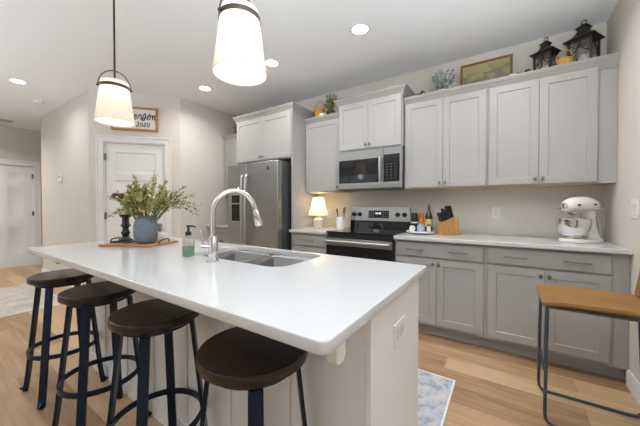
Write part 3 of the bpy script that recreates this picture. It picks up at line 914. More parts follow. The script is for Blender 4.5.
for qx in (-1, 1):
    for qy in (-1, 1):
        ang = math.atan2(qy, qx)
        b = B()
        # flat bar turned to the stool's centre, slightly bowed outward
        rings = []
        for z, hh in ((0.006, HB), (0.10, HB - 0.010), (SZ - 0.058, HT)):
            c = Vector((qx * hh, qy * hh, z)); ra = Vector((math.cos(ang), math.sin(ang), 0)); ta = Vector((-ra.y, ra.x, 0))
            rings.append([tuple(c + ra * a * 0.007 + ta * t * 0.0185) for a, t in ((-1, -1), (1, -1), (1, 1), (-1, 1))])
        b.loft(rings)
        lg = obj('leg', b, M['stool_metal'], st, bevel=0.002)
        b = B(); c = Vector((qx * HB, qy * HB, 0)); ra = Vector((math.cos(ang), math.sin(ang), 0))
        b.lathe([(0, 0.0002), (0.013, 0.0002), (0.013, 0.007), (0, 0.008)], 12, c)
        b.tube([c + ra * 0.002 + Vector((0, 0, 0.030)), c + ra * 0.020 + Vector((0, 0, 0.014)), c + ra * 0.030 + Vector((0, 0, 0.022))], [0.010, 0.008, 0.006], 8)
        obj('foot', b, M['stool_metal'], lg)
RZ, RR_ = 0.28, 0.176
b = B()
n = 56; rings = []
V = []
for i in range(n):
    a = 2 * PI * i / n
    V.append([b.bm.verts.new(((RR_ + o) * math.cos(a), (RR_ + o) * math.sin(a), RZ + z)) for o, z in ((-0.005, -0.013), (0.005, -0.013), (0.005, 0.013), (-0.005, 0.013))])
for i in range(n):
    for k in range(4): b.face([V[i][k], V[i][(k + 1) % 4], V[(i + 1) % n][(k + 1) % 4], V[(i + 1) % n][k]])
obj('foot_ring', b, M['stool_metal'], st, bevel=0.0015)
spots = [(-2.44, 0.607, 'dark round bar stool at the far left end of the island'),
         (-1.835, 0.607, 'dark round bar stool second from the island left end'),
         (-1.252, 0.617, 'dark round bar stool third from the island left end'),
         (-0.672, 0.632, 'dark round bar stool nearest the camera, beside the white corbel')]
st.location = (spots[0][0], spots[0][1], 0); st['label'] = spots[0][2]
st.rotation_euler.z = R(2)
for (x, y, lab), a in zip(spots[1:], (3, 1, 4)): dup(st, (x, y, 0), R(a), lab)

# ------------------------------------------------------------------ leather counter stool at the right wall (faces -x)
ls = thing('leather_counter_stool', 'tan leather counter stool with steel sled frame by the right wall', 'counter stool', (0.42, 2.12, 0))
b = B()
gx, gy = 12, 12
top = {}; bot = {}
for i in range(gx + 1):
    for j in range(gy + 1):
        s_, t_ = i / gx, j / gy
        x = -0.245 + 0.455 * s_; y = (-0.20 + 0.40 * t_) * (1.0 - 0.04 * s_)
        z = 0.688 - 0.020 * math.sin(PI * s_) * math.sin(PI * t_) + 0.014 * (1 - s_) ** 6 * -1.0 + 0.010 * (2 * t_ - 1) ** 4
        ed = min(s_, 1 - s_, t_, 1 - t_)
        top[i, j] = b.bm.verts.new((x, y, z)); bot[i, j] = b.bm.verts.new((x, y, z - (0.022 if ed == 0 else 0.03)))
for i in range(gx):
    for j in range(gy):
        b.face([top[i, j], top[i + 1, j], top[i + 1, j + 1], top[i, j + 1]]); b.face([bot[i, j], bot[i, j + 1], bot[i + 1, j + 1], bot[i + 1, j]])
for i in range(gx):
    b.face([top[i, 0], bot[i, 0], bot[i + 1, 0], top[i + 1, 0]]); b.face([top[i, gy], top[i + 1, gy], bot[i + 1, gy], bot[i, gy]])
for j in range(gy):
    b.face([top[0, j], top[0, j + 1], bot[0, j + 1], bot[0, j]]); b.face([top[gx, j], bot[gx, j], bot[gx, j + 1], top[gx, j + 1]])
obj('seat', b, M['leather'], ls, bevel=0.006, seg=3)['label'] = 'tan leather seat'
b = B(); rings = []
for k in range(9):
    t_ = k / 8; z = 0.700 + 0.34 * t_; x = 0.205 + 0.022 * t_ + 0.012 * math.sin(PI * t_)
    hw = 0.185 - 0.02 * t_ ** 2
    ring = []
    for j in range(11):
        yy = -hw + 2 * hw * j / 10; ring.append((x - 0.012 + 0.03 * (1 - (yy / hw) ** 2) * 0.6, yy, z))
    for j in range(10, -1, -1):
        yy = -hw + 2 * hw * j / 10; ring.append((x + 0.010 + 0.03 * (1 - (yy / hw) ** 2) * 0.6, yy, z))
    rings.append(ring)
b.loft(rings); obj('backrest', b, M['leather'], ls, bevel=0.005)['label'] = 'tan leather backrest'
fr = 0.0085
for s in (-1, 1):
    y = s * 0.170; yb = s * 0.170
    b = B()
    b.tube([(-0.222, y * 0.97, 0.655), (-0.226, y, 0.40), (-0.229, yb, 0.07), (-0.226, yb, 0.035), (-0.212, yb, 0.014), (-0.19, yb, 0.0092), (0.18, yb, 0.0092), (0.215, yb, 0.014), (0.23, yb, 0.035), (0.236, yb, 0.07),
            (0.222, y, 0.40), (0.212, y * 0.97, 0.64), (0.222, y * 0.97, 0.80), (0.243, y * 0.85, 1.0)], fr, 12)
    obj('sled_side_frame', b, M['frame_metal'], ls, angle=60)
b = B(); b.tube([(-0.226, -0.169, 0.28), (-0.226, 0.169, 0.28)], fr, 12); obj('foot_rail', b, M['frame_metal'], ls)
b = B()
b.tube([(-0.222, -0.163, 0.650), (-0.222, 0.163, 0.650)], fr, 10); b.tube([(0.212, -0.163, 0.650), (0.212, 0.163, 0.650)], fr, 10)
for s in (-1, 1): b.tube([(-0.222, s * 0.163, 0.650), (0.212, s * 0.163, 0.650)], fr, 10)
obj('seat_rail', b, M['frame_metal'], ls)

# ------------------------------------------------------------------ rugs
def rug(name, label, x0, y0, x1, y1, m):
    t = thing(name, label, 'rug', ((x0 + x1) / 2, (y0 + y1) / 2, 0))
    hx, hy = (x1 - x0) / 2, (y1 - y0) / 2
    b = B(); b.box(-hx + 0.012, -hy + 0.012, 0.0006, hx - 0.012, hy - 0.012, 0.008); obj('woven_field', b, M[m], t)
    b = B(); q = 0.012
    b.box(-hx, -hy, 0.0006, hx, -hy + q, 0.0085).box(-hx, hy - q, 0.0006, hx, hy, 0.0085).box(-hx, -hy + q, 0.0006, -hx + q, hy - q, 0.0085).box(hx - q, -hy + q, 0.0006, hx, hy - q, 0.0085)
    obj('bound_edge', b, M['rug_edge'], t)
rug('runner_rug', 'faded blue and cream runner rug on the floor behind the island', -2.05, 1.47, -0.272, 2.092, 'rug_blue')
rug('area_rug', 'pale beige area rug on the hall floor beyond the stools', -6.05, -0.9, -4.5, 1.15, 'rug_cream')

# ------------------------------------------------------------------ lamps on the ceiling
def pendant(x, y, label, turn):
    t = thing('pendant_lamp', label, 'pendant lamp', (x, y, H), turn, 'pendant lamps over the island')
    zb, zt = 1.790 - H, 2.074 - H
    b = B()
    prof = [(0.118, zb), (0.1145, zb + 0.03), (0.087, zb + 0.247), (0.082, zt), (0.018, zt + 0.004)]
    b.lathe(prof + [(0.018, zt + 0.002), (0.0795, zt - 0.002), (0.0845, zb + 0.247), (0.112, zb + 0.03), (0.1155, zb)] + [prof[0]], 48)
    obj('shade', b, M['pendant_shade'], t, angle=50)['label'] = 'white tapered glass shade'
    b = B(); b.lathe([(0.0885, zb + 0.236), (0.0925, zb + 0.235), (0.0915, zb + 0.256), (0.0865, zb + 0.257), (0.0885, zb + 0.236)], 48); obj('band', b, M['bronze'], t)
    b = B()
    pts = [(0.0945 * math.cos(a), 0, zb + 0.246 + 0.120 * math.sin(a)) for a in [PI * k / 24 for k in range(25)]]
    b.tube(pts, 0.005, 8, flat=(0.008, 0.003))
    b.ball((0.0975, 0, zb + 0.246), 0.007, n=8, k=5); b.ball((-0.0975, 0, zb + 0.246), 0.007, n=8, k=5)
    obj('bail_handle', b, M['bronze'], t, angle=60)
    b = B(); b.tube([(0, 0, -0.02), (0, 0, zt + 0.002)], 0.0065, 10); obj('rod', b, M['bronze'], t)
    b = B(); b.lathe([(0, -0.0005), (0.065, -0.0005), (0.065, -0.012), (0.02, -0.03), (0, -0.03)], 28); obj('canopy', b, M['bronze'], t)
    b = B(); b.lathe([(0, zb + 0.010), (0.1135, zb + 0.010), (0.1135, zb + 0.012), (0, zb + 0.012)], 40); obj('diffuser', b, M['pendant_diffuser'], t)['label'] = 'glowing round diffuser'
    b = B(); b.ball((0, 0, zb + 0.20), 0.026, sz=1.25); obj('bulb', b, M['bulb'], t)
    for nm, dz, pw in (('pendant_bulb_light', zb + 0.20, PEND_INNER), ('pendant_down_light', zb - 0.03, PEND_POWER)):
        l = bpy.data.lights.new(nm, 'POINT'); l.energy = pw; l.color = LAMP; l.shadow_soft_size = 0.05
        o = bpy.data.objects.new(nm, l); C.objects.link(o); o.parent = t; o.location = (0, 0, dz)
    return t
pendant(-1.000, 0.86, 'white cone pendant lamp nearer the camera, over the sink end of the island', R(78))
pendant(-2.312, 0.86, 'white cone pendant lamp farther away, hanging in front of the framed sign', R(70))


def downlight(x, y, label, power=None):
    t = thing('recessed_light', label, 'ceiling light', (x, y, H), 0, 'recessed ceiling lights')
    b = B(); b.lathe([(0.066, -0.0005), (0.088, -0.0005), (0.086, -0.004), (0.068, -0.006), (0.066, -0.0005)], 32); obj('trim_ring', b, M['white_plastic'], t)
    b = B(); b.lathe([(0, -0.003), (0.067, -0.003), (0.067, -0.0006), (0, -0.0006)], 32); obj('lens', b, M['downlight'], t)['label'] = 'glowing lens'
    l = bpy.data.lights.new('downlight_beam', 'AREA'); l.shape = 'DISK'; l.size = 0.12; l.energy = power or DOWN_POWER; l.color = LAMP; l.spread = R(150)
    o = bpy.data.objects.new('downlight_beam', l); C.objects.link(o); o.parent = t; o.location = (0, 0, -0.012)
downlight(-1.063, 2.24, 'recessed ceiling light nearest the cabinet corner, right of the pendants')
downlight(-2.104, 2.24, 'recessed ceiling light just right of the near pendant shade')
downlight(-3.279, 2.24, 'recessed ceiling light near the wall left of the fridge')
downlight(-5.02, 0.84, 'recessed ceiling light over the hall, near the smoke detector', 4.5)
downlight(0.0, 2.24, 'recessed ceiling light over the aisle beside the right wall')
for x, lab in ((-0.05, 'nearest the right wall'), (-1.1, 'second from the right wall'), (-2.2, 'third from the right wall'), (-3.3, 'fourth from the right wall')):  # unseen row of lights, added for its effect on the room's shading
    downlight(x, -0.5, 'added unseen living-room ceiling light behind the island stools, ' + lab, DOWN_FRONT)
downlight(-7.0, 0.15, 'added unseen ceiling light in the hall in front of the white six-panel door', 24.0)  # unseen light added to brighten the hall end and its door
t = thing('smoke_detector', 'round white smoke detector on the hall ceiling', 'smoke detector', (-5.72, 1.157, H))
b = B(); b.lathe([(0, -0.0005), (0.07, -0.0005), (0.07, -0.012), (0.060, -0.016), (0.055, -0.034), (0.045, -0.04), (0, -0.041)], 32); obj('housing', b, M['white_plastic'], t)
b = B(); b.lathe([(0, -0.0412), (0.012, -0.0412), (0.011, -0.045), (0, -0.046)], 12); obj('test_button', b, M['key_print'], t)
t = thing('ceiling_vent', 'white slatted air vent on the hall ceiling at left', 'air vent', (-7.5, 0.98, H))
b = B()
b.box(-0.13, -0.22, -0.008, 0.13, -0.20, -0.0005).box(-0.13, 0.20, -0.008, 0.13, 0.22, -0.0005).box(-0.13, -0.2, -0.008, -0.11, 0.2, -0.0005).box(0.11, -0.2, -0.008, 0.13, 0.2, -0.0005)
obj('vent_frame', b, M['white_plastic'], t)
b = B()
for k in range(9): b.box(-0.105 + 0.0235 * k, -0.2, -0.010, -0.090 + 0.0235 * k, 0.2, -0.004)
obj('louvre', b, M['key_print'], t)

# ------------------------------------------------------------------ wall fittings
def wallplate(name, label, cat, loc, rotz, w, h, kind):
    t = thing(name, label, cat, loc, rotz)
    b = B(); b.box(-w / 2, -0.006, -h / 2, w / 2, -0.0003, h / 2); obj('cover_plate', b, M['white_plastic'], t, bevel=0.002)
    if kind == 'outlet':
        for dz in (-0.021, 0.021):
            b = B(); b.prism(rrect(-0.015, dz - 0.014, 0.015, dz + 0.014, 0.008, 4), -0.0085, -0.0062, axis='y')
            s = obj('socket', b, M['ceramic_white'], t)
            b = B()
            for q in (-0.006, 0.006): b.box(q - 0.001, -0.0088, dz - 0.003, q + 0.001, -0.0084, dz + 0.006)
            obj('slot', b, M['black_plastic'], s)
    else:
        n = 2 if w > 0.09 else 1
        for k in range(n):
            xo = (k - (n - 1) / 2) * 0.046
            b = B(); b.box(xo - 0.016, -0.0095, -0.033, xo + 0.016, -0.0062, 0.033); obj('rocker', b, M['ceramic_white'], t, bevel=0.001)
wallplate('wall_outlet', 'white wall outlet on the backsplash right of the knife block', 'outlet', (-0.074, YB, 1.131), 0, 0.078, 0.118, 'outlet')
wallplate('wall_outlet', 'white wall outlet behind the table lamp near the range', 'outlet', (-2.015, YB, 1.10), 0, 0.078, 0.118, 'outlet')
wallplate('light_switch', 'white light switch plate on the right wall above counter', 'light switch', (XR, 2.612, 1.182), R(-90), 0.118, 0.125, 'switch')
wallplate('light_switch', 'white light switch on the wall left of the pantry door', 'light switch', (-4.83, PA.y, 1.175), 0, 0.075, 0.118, 'switch')
t = thing('thermostat', 'small white thermostat on the hall side of the pantry wall', 'thermostat', (-5.715, PA.y, 1.635))
b = B(); b.box(-0.065, -0.024, -0.062, 0.065, -0.0003, 0.062); obj('case', b, M['white_plastic'], t, bevel=0.006)
b = B(); b.box(-0.05, -0.0255, -0.01, 0.05, -0.0243, 0.04); obj('screen', b, M['key_print'], t)

# framed sign over the pantry door
sc = PA + PD * 0.548
nn = Vector((PD.y, -PD.x))
sg = thing('framed_sign', 'white name sign with black script in a wooden frame over the pantry door', 'sign', (sc.x, sc.y, 2.385), PROT)
SW, SH = 0.280, 0.160
b = B(); b.box(-SW + 0.02, -0.014, -SH + 0.02, SW - 0.02, -0.0004, SH - 0.02); obj('board', b, M['sign_board'], sg)
b = B(); q = 0.026
b.box(-SW, -0.028, -SH, SW, -0.0004, -SH + q).box(-SW, -0.028, SH - q, SW, -0.0004, SH).box(-SW, -0.028, -SH + q, -SW + q, -0.0004, SH - q).box(SW - q, -0.028, -SH + q, SW, -0.0004, SH - q)
obj('frame', b, M['sign_wood'], sg, bevel=0.002)
# handwritten lettering drawn as pen strokes (unit = x-height)
def bez(p, n=8):
    out = []
    for i in range(len(p) - 1):
        p0 = p[max(i - 1, 0)]; p1 = p[i]; p2 = p[i + 1]; p3 = p[min(i + 2, len(p) - 1)]
        for k in range(n):
            t = k / n
            out.append(tuple(0.5 * ((2 * p1[d]) + (-p0[d] + p2[d]) * t + (2 * p0[d] - 5 * p1[d] + 4 * p2[d] - p3[d]) * t * t + (-p0[d] + 3 * p1[d] - 3 * p2[d] + p3[d]) * t ** 3) for d in range(2)))
    out.append(p[-1]); return out
GL = {
    'P': (1.5, [[(0.45, -0.1), (0.5, 0.8), (0.6, 2.0)], [(0.1, 1.7), (0.6, 2.1), (1.25, 1.9), (1.2, 1.2), (0.6, 0.95)]]),
    'e': (0.9, [[(0.0, 0.3), (0.45, 0.5), (0.62, 0.8), (0.38, 1.0), (0.15, 0.6), (0.3, 0.05), (0.6, 0.05), (0.95, 0.35)]]),
    't': (0.75, [[(0.0, 0.3), (0.35, 1.2), (0.42, 1.9), (0.28, 0.6), (0.4, 0.02), (0.75, 0.3)], [(0.05, 1.3), (0.75, 1.45)]]),
    'r': (0.9, [[(0.0, 0.3), (0.3, 1.05), (0.35, 0.9), (0.65, 0.9), (0.58, 0.4), (0.7, 0.02), (0.95, 0.35)]]),
    's': (0.8, [[(0.0, 0.3), (0.4, 1.3), (0.55, 0.6), (0.45, 0.0), (0.1, -0.25), (0.0, 0.05), (0.8, 0.5)]]),
    'o': (0.95, [[(0.1, 0.3), (0.45, 0.98), (0.15, 0.6), (0.25, 0.02), (0.6, 0.15), (0.68, 0.7), (0.45, 1.25), (0.5, 0.95), (1.0, 0.8)]]),
    'n': (1.1, [[(0.0, 0.7), (0.15, 0.95), (0.2, 0.02), (0.3, 0.7), (0.55, 0.98), (0.62, 0.5), (0.65, 0.05), (0.85, 0.02), (1.2, 0.5)]]),
    '2': (0.8, [[(0.1, 0.75), (0.3, 1.0), (0.55, 0.8), (0.35, 0.35), (0.05, 0.0), (0.6, 0.0)]]),
    '0': (0.85, [[(0.35, 1.0), (0.08, 0.6), (0.2, 0.05), (0.45, 0.0), (0.65, 0.5), (0.5, 0.95), (0.35, 1.0)]]),
}
def write(word, x0, z0, s, r, depth):
    b = B(); x = x0
    for ch in word:
        adv, strokes = GL[ch]
        for stq in strokes:
            pts = [(x + (px + 0.12 * pz) * s, -depth, z0 + pz * s) for px, pz in bez(stq)]
            b.tube(pts, r, 6, flat=(0.0012, r) if False else None)
        x += adv * s
    return b
bb = write('Peterson', -0.225, 0.0, 0.0635, 0.0058, 0.0155); obj('script_lettering', bb, M['black_paint'], sg, angle=80)['label'] = 'black script name'
bb = write('2020', 0.015, -0.098, 0.052, 0.0045, 0.0155); obj('year_lettering', bb, M['black_paint'], sg, angle=80)['label'] = 'black year numerals'

# ------------------------------------------------------------------ refrigerator
FX0, FX1 = -3.178, -2.262
fg = thing('refrigerator', 'stainless side-by-side refrigerator with ice dispenser in the grey surround', 'refrigerator', ((FX0 + FX1) / 2, 2.505, 0))
hw = (FX1 - FX0) / 2
b = B(); b.box(-hw + 0.004, 0.085, 0.03, hw - 0.004, 0.76, 1.752); obj('body', b, M['steel_dark'], fg, bevel=0.004)['label'] = 'dark grey side casing'
sp_ = -0.083
ld = B(); ld.box(-hw, 0, 0.035, sp_ - 0.0025, 0.08, 1.752)
ldo = obj('freezer_door', ld, M['steel'], fg, bevel=0.009, seg=3)
b = B(); b.box(sp_ + 0.0025, 0, 0.035, hw, 0.08, 1.752); rdo = obj('fridge_door', b, M['steel'], fg, bevel=0.009, seg=3)
for xo, par in ((sp_ - 0.036, ldo), (sp_ + 0.036, rdo)):
    b = B(); b.tube([(xo, 0.002, 1.60), (xo, -0.03, 1.60), (xo, -0.052, 1.575), (xo, -0.062, 1.40), (xo, -0.064, 1.15), (xo, -0.062, 0.9), (xo, -0.052, 0.70), (xo, -0.03, 0.67), (xo, 0.002, 0.67)], 0.0125, 12)
    obj('handle', b, M['steel_matte'], par, angle=60)
b = B(); b.box(-hw + 0.075, -0.004, 0.98, -hw + 0.285, -0.0003, 1.36); dsp = obj('dispenser', b, M['steel_matte'], ldo, bevel=0.0015)
b = B(); b.box(-hw + 0.09, -0.0055, 1.0, -hw + 0.27, -0.0042, 1.225); b.box(-hw + 0.09, -0.0055, 1.24, -hw + 0.27, -0.0042, 1.345)
obj('dispenser_recess', b, M['black_glass'], ldo)
b = B(); b.lathe([(0, 0), (0.021, 0), (0.021, 0.003), (0.017, 0.0045), (0, 0.0045)], 24, mtx=Matrix.Translation((0.30, -0.0002, 1.665)) @ Matrix.Rotation(R(90), 4, 'X'))
obj('round_badge', b, M['steel_dark'], rdo)['label'] = 'small dark round badge'
b = B(); b.box(-hw + 0.01, 0.02, 0.0, hw - 0.01, 0.3, 0.0345); obj('kick_grille', b, M['black_plastic'], fg)

# ------------------------------------------------------------------ range
rg = thing('kitchen_range', 'stainless electric range with black glass cooktop and oven door', 'range', (-1.2735, 2.64, 0))
hw = 0.377
b = B(); b.box(-hw, 0.03, 0.03, hw, 0.64, 0.905); obj('body', b, M['steel_dark'], rg, bevel=0.002)
b = B(); b.box(-hw - 0.003, -0.01, 0.9055, hw + 0.003, 0.555, 0.922); ck = obj('cooktop', b, M['black_glass'], rg, bevel=0.003)['label'] = 'black glass cooktop'
for x, y, r_ in ((-0.19, 0.14, 0.10), (0.19, 0.14, 0.08), (-0.19, 0.40, 0.08), (0.19, 0.40, 0.10), (0, 0.41, 0.055)):
    b = B(); b.lathe([(r_ - 0.004, 0.9222), (r_, 0.9222), (r_, 0.9226), (r_ - 0.004, 0.9226), (r_ - 0.004, 0.9222)], 36, (x, y, 0)); obj('burner_ring', b, M['burner'], rg)
b = B(); b.box(-hw, -0.018, 0.20, hw, 0.028, 0.855); od = obj('oven_door', b, M['black_glass'], rg, bevel=0.004); od['label'] = 'black glass oven door'
b = B(); b.box(-hw + 0.002, -0.024, 0.775, hw - 0.002, -0.0185, 0.853); obj('door_band', b, M['steel'], od, bevel=0.002)
b = B(); b.tube([(-hw + 0.02, -0.062, 0.822), (hw - 0.02, -0.062, 0.822)], 0.0125, 14)
for s in (-1, 1): b.tube([(s * (hw - 0.05), -0.062, 0.822), (s * (hw - 0.05), -0.023, 0.822)], 0.010, 10)
obj('door_handle', b, M['steel_matte'], od)
b = B(); b.box(-hw, -0.012, 0.035, hw, 0.028, 0.192); obj('storage_drawer', b, M['steel'], rg, bevel=0.003)
b = B(); b.box(-hw, 0.012, 0.86, hw, 0.029, 0.904); obj('front_strip', b, M['black_plastic'], rg)
# back guard: black lower part, sloped stainless panel
b = B(); b.prism([(0.556, 0.9055), (0.64, 0.9055), (0.64, 1.018), (0.57, 1.018)], -hw, hw, axis='x'); obj('vent_riser', b, M['black_glass'], rg, bevel=0.002)
b = B(); b.prism([(0.558, 1.019), (0.64, 1.019), (0.64, 1.188), (0.578, 1.188)], -hw, hw, axis='x'); bg = obj('control_panel', b, M['steel'], rg, bevel=0.003)
tilt = Matrix.Translation((0, 0.568, 1.10)) @ Matrix.Rotation(math.atan2(0.02, 0.169) * -1, 4, 'X')
b = B(); b.box(-0.13, -0.0035, -0.045, 0.13, 0.002, 0.045, tilt); obj('display', b, M['display'], bg, bevel=0.001)
b = B()
for k, xx in enumerate((-0.035, -0.018, 0.004, 0.021)): b.box(xx, -0.0042, 0.0, xx + 0.010, -0.0036, 0.022, tilt)
b.m = 1
for xx in (-0.115, -0.09, -0.065, 0.06, 0.085, 0.11):
    for zz in (-0.025, 0.0, 0.022): b.box(xx - 0.006, -0.0042, zz, xx + 0.006, -0.0036, zz + 0.005, tilt)
obj('display_marks', b, [M['digits'], M['key_print']], bg)
for x in (-0.325, -0.245, 0.235, 0.315):
    b = B(); b.lathe([(0, -0.002), (0.028, -0.002), (0.027, 0.006), (0.022, 0.010), (0.021, 0.03), (0.016, 0.034), (0, 0.034)], 20, mtx=tilt @ Matrix.Translation((x, 0, -0.003)) @ Matrix.Rotation(R(90), 4, 'X'))
    b.box(x - 0.004, -0.042, -0.02, x + 0.004, -0.030, 0.014, tilt)
    obj('knob', b, M['black_plastic'], bg)

# ------------------------------------------------------------------ microwave
mw = thing('microwave', 'stainless over-the-range microwave with black window above the range', 'microwave', (-1.2725, 2.885, 1.388))
hw = 0.379; mh = 0.438
b = B(); b.box(-hw, 0.035, 0.012, hw, 0.395, mh); obj('casing', b, M['steel_dark'], mw, bevel=0.002)
b = B(); b.box(-hw, 0.0, 0.035, 0.178, 0.034, mh); md_ = obj('door', b, M['steel'], mw, bevel=0.004)
b = B(); b.box(-hw + 0.016, -0.0035, 0.072, 0.124, -0.0003, mh - 0.10); obj('window', b, M['black_glass'], md_, bevel=0.001)['label'] = 'black glass window'
b = B(); b.tube([(0.150, 0.001, mh - 0.10), (0.150, -0.03, mh - 0.10), (0.150, -0.036, mh - 0.12), (0.150, -0.040, 0.22), (0.150, -0.036, 0.10), (0.150, -0.03, 0.085), (0.150, 0.001, 0.085)], 0.0115, 12); obj('handle', b, M['steel_matte'], md_, angle=60)
b = B(); b.box(0.180, 0.0, 0.035, hw, 0.034, mh); cp = obj('control_panel', b, M['steel'], mw, bevel=0.004)
b = B(); b.box(0.186, -0.0035, 0.072, hw - 0.022, -0.0003, mh - 0.075); obj('keypad', b, M['black_glass'], cp)
b = B()
for i in range(3):
    for j in range(6): b.box(0.212 + 0.045 * i, -0.0042, 0.105 + 0.03 * j, 0.212 + 0.045 * i + 0.020, -0.0036, 0.105 + 0.03 * j + 0.007)
obj('key_marks', b, M['key_dim'], cp)
b = B(); b.box(-hw, 0.004, 0.0, hw, 0.395, 0.0115); vs = obj('vent_base', b, M['steel_dark'], mw, bevel=0.002)
b = B(); b.box(-hw, 0.002, 0.0125, hw, 0.034, 0.034); obj('lower_strip', b, M['steel'], mw, bevel=0.002)

# ------------------------------------------------------------------ small counter, left of the range
tl = thing('table_lamp', 'small table lamp with glowing cream shade on the counter left of the range', 'table lamp', (-2.03, 3.03, 0.914))
b = B(); b.lathe([(0, 0.0005), (0.060, 0.0005), (0.070, 0.006), (0.072, 0.05), (0.072, 0.10), (0.066, 0.115), (0.045, 0.125), (0.03, 0.132), (0.03, 0.150), (0, 0.150)], 32); obj('base', b, M['lamp_base'], tl)['label'] = 'beige ribbed ceramic base'
b = B(); b.lathe([(0.132, 0.165), (0.128, 0.168), (0.068, 0.400), (0.066, 0.402), (0.064, 0.400), (0.126, 0.166), (0.132, 0.165)], 40); obj('shade', b, M['lampshade_cloth'], tl)['label'] = 'cream cloth shade'
b = B(); b.tube([(0, 0, 0.149), (0, 0, 0.25)], 0.006, 8); b.tube([(-0.066, 0, 0.39), (0.066, 0, 0.39)], 0.002, 6); b.tube([(0, 0, 0.25), (0, 0, 0.42)], 0.002, 6); b.ball((0, 0, 0.42), 0.007, n=8, k=5); obj('stem', b, M['nickel'], tl)
b = B(); b.ball((0, 0, 0.285), 0.028, sz=1.3); obj('bulb', b, M['bulb'], tl)
l = bpy.data.lights.new('table_lamp_light', 'POINT'); l.energy = 2.6; l.color = (1.0, 0.88, 0.68); l.shadow_soft_size = 0.04
o = bpy.data.objects.new('table_lamp_light', l); C.objects.link(o); o.parent = tl; o.location = (0, 0, 0.34)

tag(obj('utensil_crock', B().lathe([(0, 0.0005), (0.052, 0.0005), (0.056, 0.005), (0.056, 0.145), (0.054, 0.15), (0.050, 0.147), (0.050, 0.012), (0, 0.01)], 28), M['ceramic_white'], loc=(-1.716, 3.07, 0.914)),
    'white utensil crock beside the left edge of the range', 'utensil crock')
def utensil(name, label, off, tip, kind, m):
    t = thing(name, label, 'utensil', (-1.716 + off[0], 3.07 + off[1], 0.926), 0, 'utensils in the white crock')
    p = Vector((0, 0, 0.0)); q = Vector(tip); d = (q - p).normalized()
    b = B(); b.tube([p, q], 0.0045, 8); obj('handle', b, m, t)
    b = B(); rot = d.to_track_quat('Z', 'Y').to_matrix().to_4x4(); mt = Matrix.Translation(q) @ rot
    if kind == 'spoon': b.ball((0, 0, 0.022), 0.022, sx=1.0, sy=0.25, sz=1.35, mtx=mt)
    elif kind == 'turner': b.prism(rrect(-0.022, -0.004, 0.022, 0.07, 0.008), -0.002, 0.002, mt, axis='y')
    else: b.prism(rrect(-0.018, -0.004, 0.018, 0.055, 0.016), -0.004, 0.004, mt, axis='y')
    obj('head', b, m, t)
utensil('wooden_spoon', 'bamboo spoon leaning right in the white crock', (0.022, 0.012), (0.022, 0.01, 0.20), 'spoon', M['bamboo'])
utensil('wooden_turner', 'bamboo turner standing tallest in the white crock', (0.025, -0.02), (0.035, -0.01, 0.19), 'turner', M['bamboo'])
utensil('metal_spoon', 'steel serving spoon leaning left in the white crock', (-0.025, 0.0), (-0.03, 0.0, 0.20), 'spoon', M['steel_matte'])
utensil('black_spatula', 'black spatula in the white crock left of the bamboo spoon', (-0.012, -0.022), (-0.018, -0.006, 0.18), 'spatula', M['black_plastic'])

# ------------------------------------------------------------------ right counter: turntable with bottles
LZ_ = 0.914
ltx, lty = -0.728, 3.000
t = thing('turntable', 'round white turntable tray holding bottles right of the range', 'turntable tray', (ltx, lty, LZ_))
b = B(); b.lathe([(0, 0.0005), (0.075, 0.0005), (0.075, 0.012), (0, 0.012)], 32); obj('foot', b, M['black_plastic'], t)
b = B(); b.lathe([(0, 0.0125), (0.135, 0.0125), (0.143, 0.017), (0.145, 0.030), (0.141, 0.030), (0.137, 0.020), (0, 0.020)], 48); obj('dish', b, M['ceramic_white'], t)
bz = LZ_ + 0.0205
def jar(name, label, cat, x, y, parts):
    t = thing(name, label, cat, (x, y, bz), 0)
    for pn, prof, m in parts:
        b = B(); b.lathe(prof, 20); obj(pn, b, M[m], t)
jar('pepper_mill_jar', 'tall black jar with white label band on the turntable at left', 'jar', -0.800, 3.035,
    [('body', [(0, 0), (0.034, 0), (0.036, 0.004), (0.036, 0.15), (0.030, 0.158), (0, 0.158)], 'black_plastic'), ('label_band', [(0.0362, 0.085), (0.0368, 0.085), (0.0368, 0.098), (0.0362, 0.098), (0.0362, 0.085)], 'label_white'), ('lid', [(0, 0.1585), (0.032, 0.1585), (0.032, 0.19), (0, 0.192)], 'black_paint')])
jar('sauce_bottle', 'orange bottle between the black jar and the oil bottle', 'bottle', -0.738, 3.065,
    [('body', [(0, 0), (0.032, 0), (0.034, 0.004), (0.034, 0.11), (0.026, 0.135), (0.024, 0.14), (0, 0.14)], 'amber'), ('cap', [(0, 0.1405), (0.026, 0.1405), (0.026, 0.185), (0.022, 0.19), (0, 0.19)], 'amber')])
jar('oil_bottle', 'tall dark green oil bottle with yellow label beside the knife block', 'bottle', -0.660, 3.05,
    [('body', [(0, 0), (0.034, 0), (0.037, 0.005), (0.037, 0.15), (0.030, 0.185), (0.015, 0.21), (0.013, 0.255), (0, 0.255)], 'bottle_green'), ('paper_label', [(0.0372, 0.05), (0.0378, 0.05), (0.0378, 0.13), (0.0372, 0.13), (0.0372, 0.05)], 'label_yellow'), ('stopper', [(0, 0.2555), (0.015, 0.2555), (0.015, 0.275), (0.005, 0.28), (0.004, 0.295), (0, 0.295)], 'nickel')])
jar('pattern_jar', 'short blue and white jar at the front of the turntable', 'jar', -0.712, 2.935,
    [('body', [(0, 0), (0.030, 0), (0.036, 0.006), (0.037, 0.055), (0.031, 0.068), (0, 0.068)], 'label_blue'), ('lid', [(0, 0.0685), (0.030, 0.0685), (0.028, 0.08), (0.008, 0.084), (0, 0.086)], 'label_blue')])
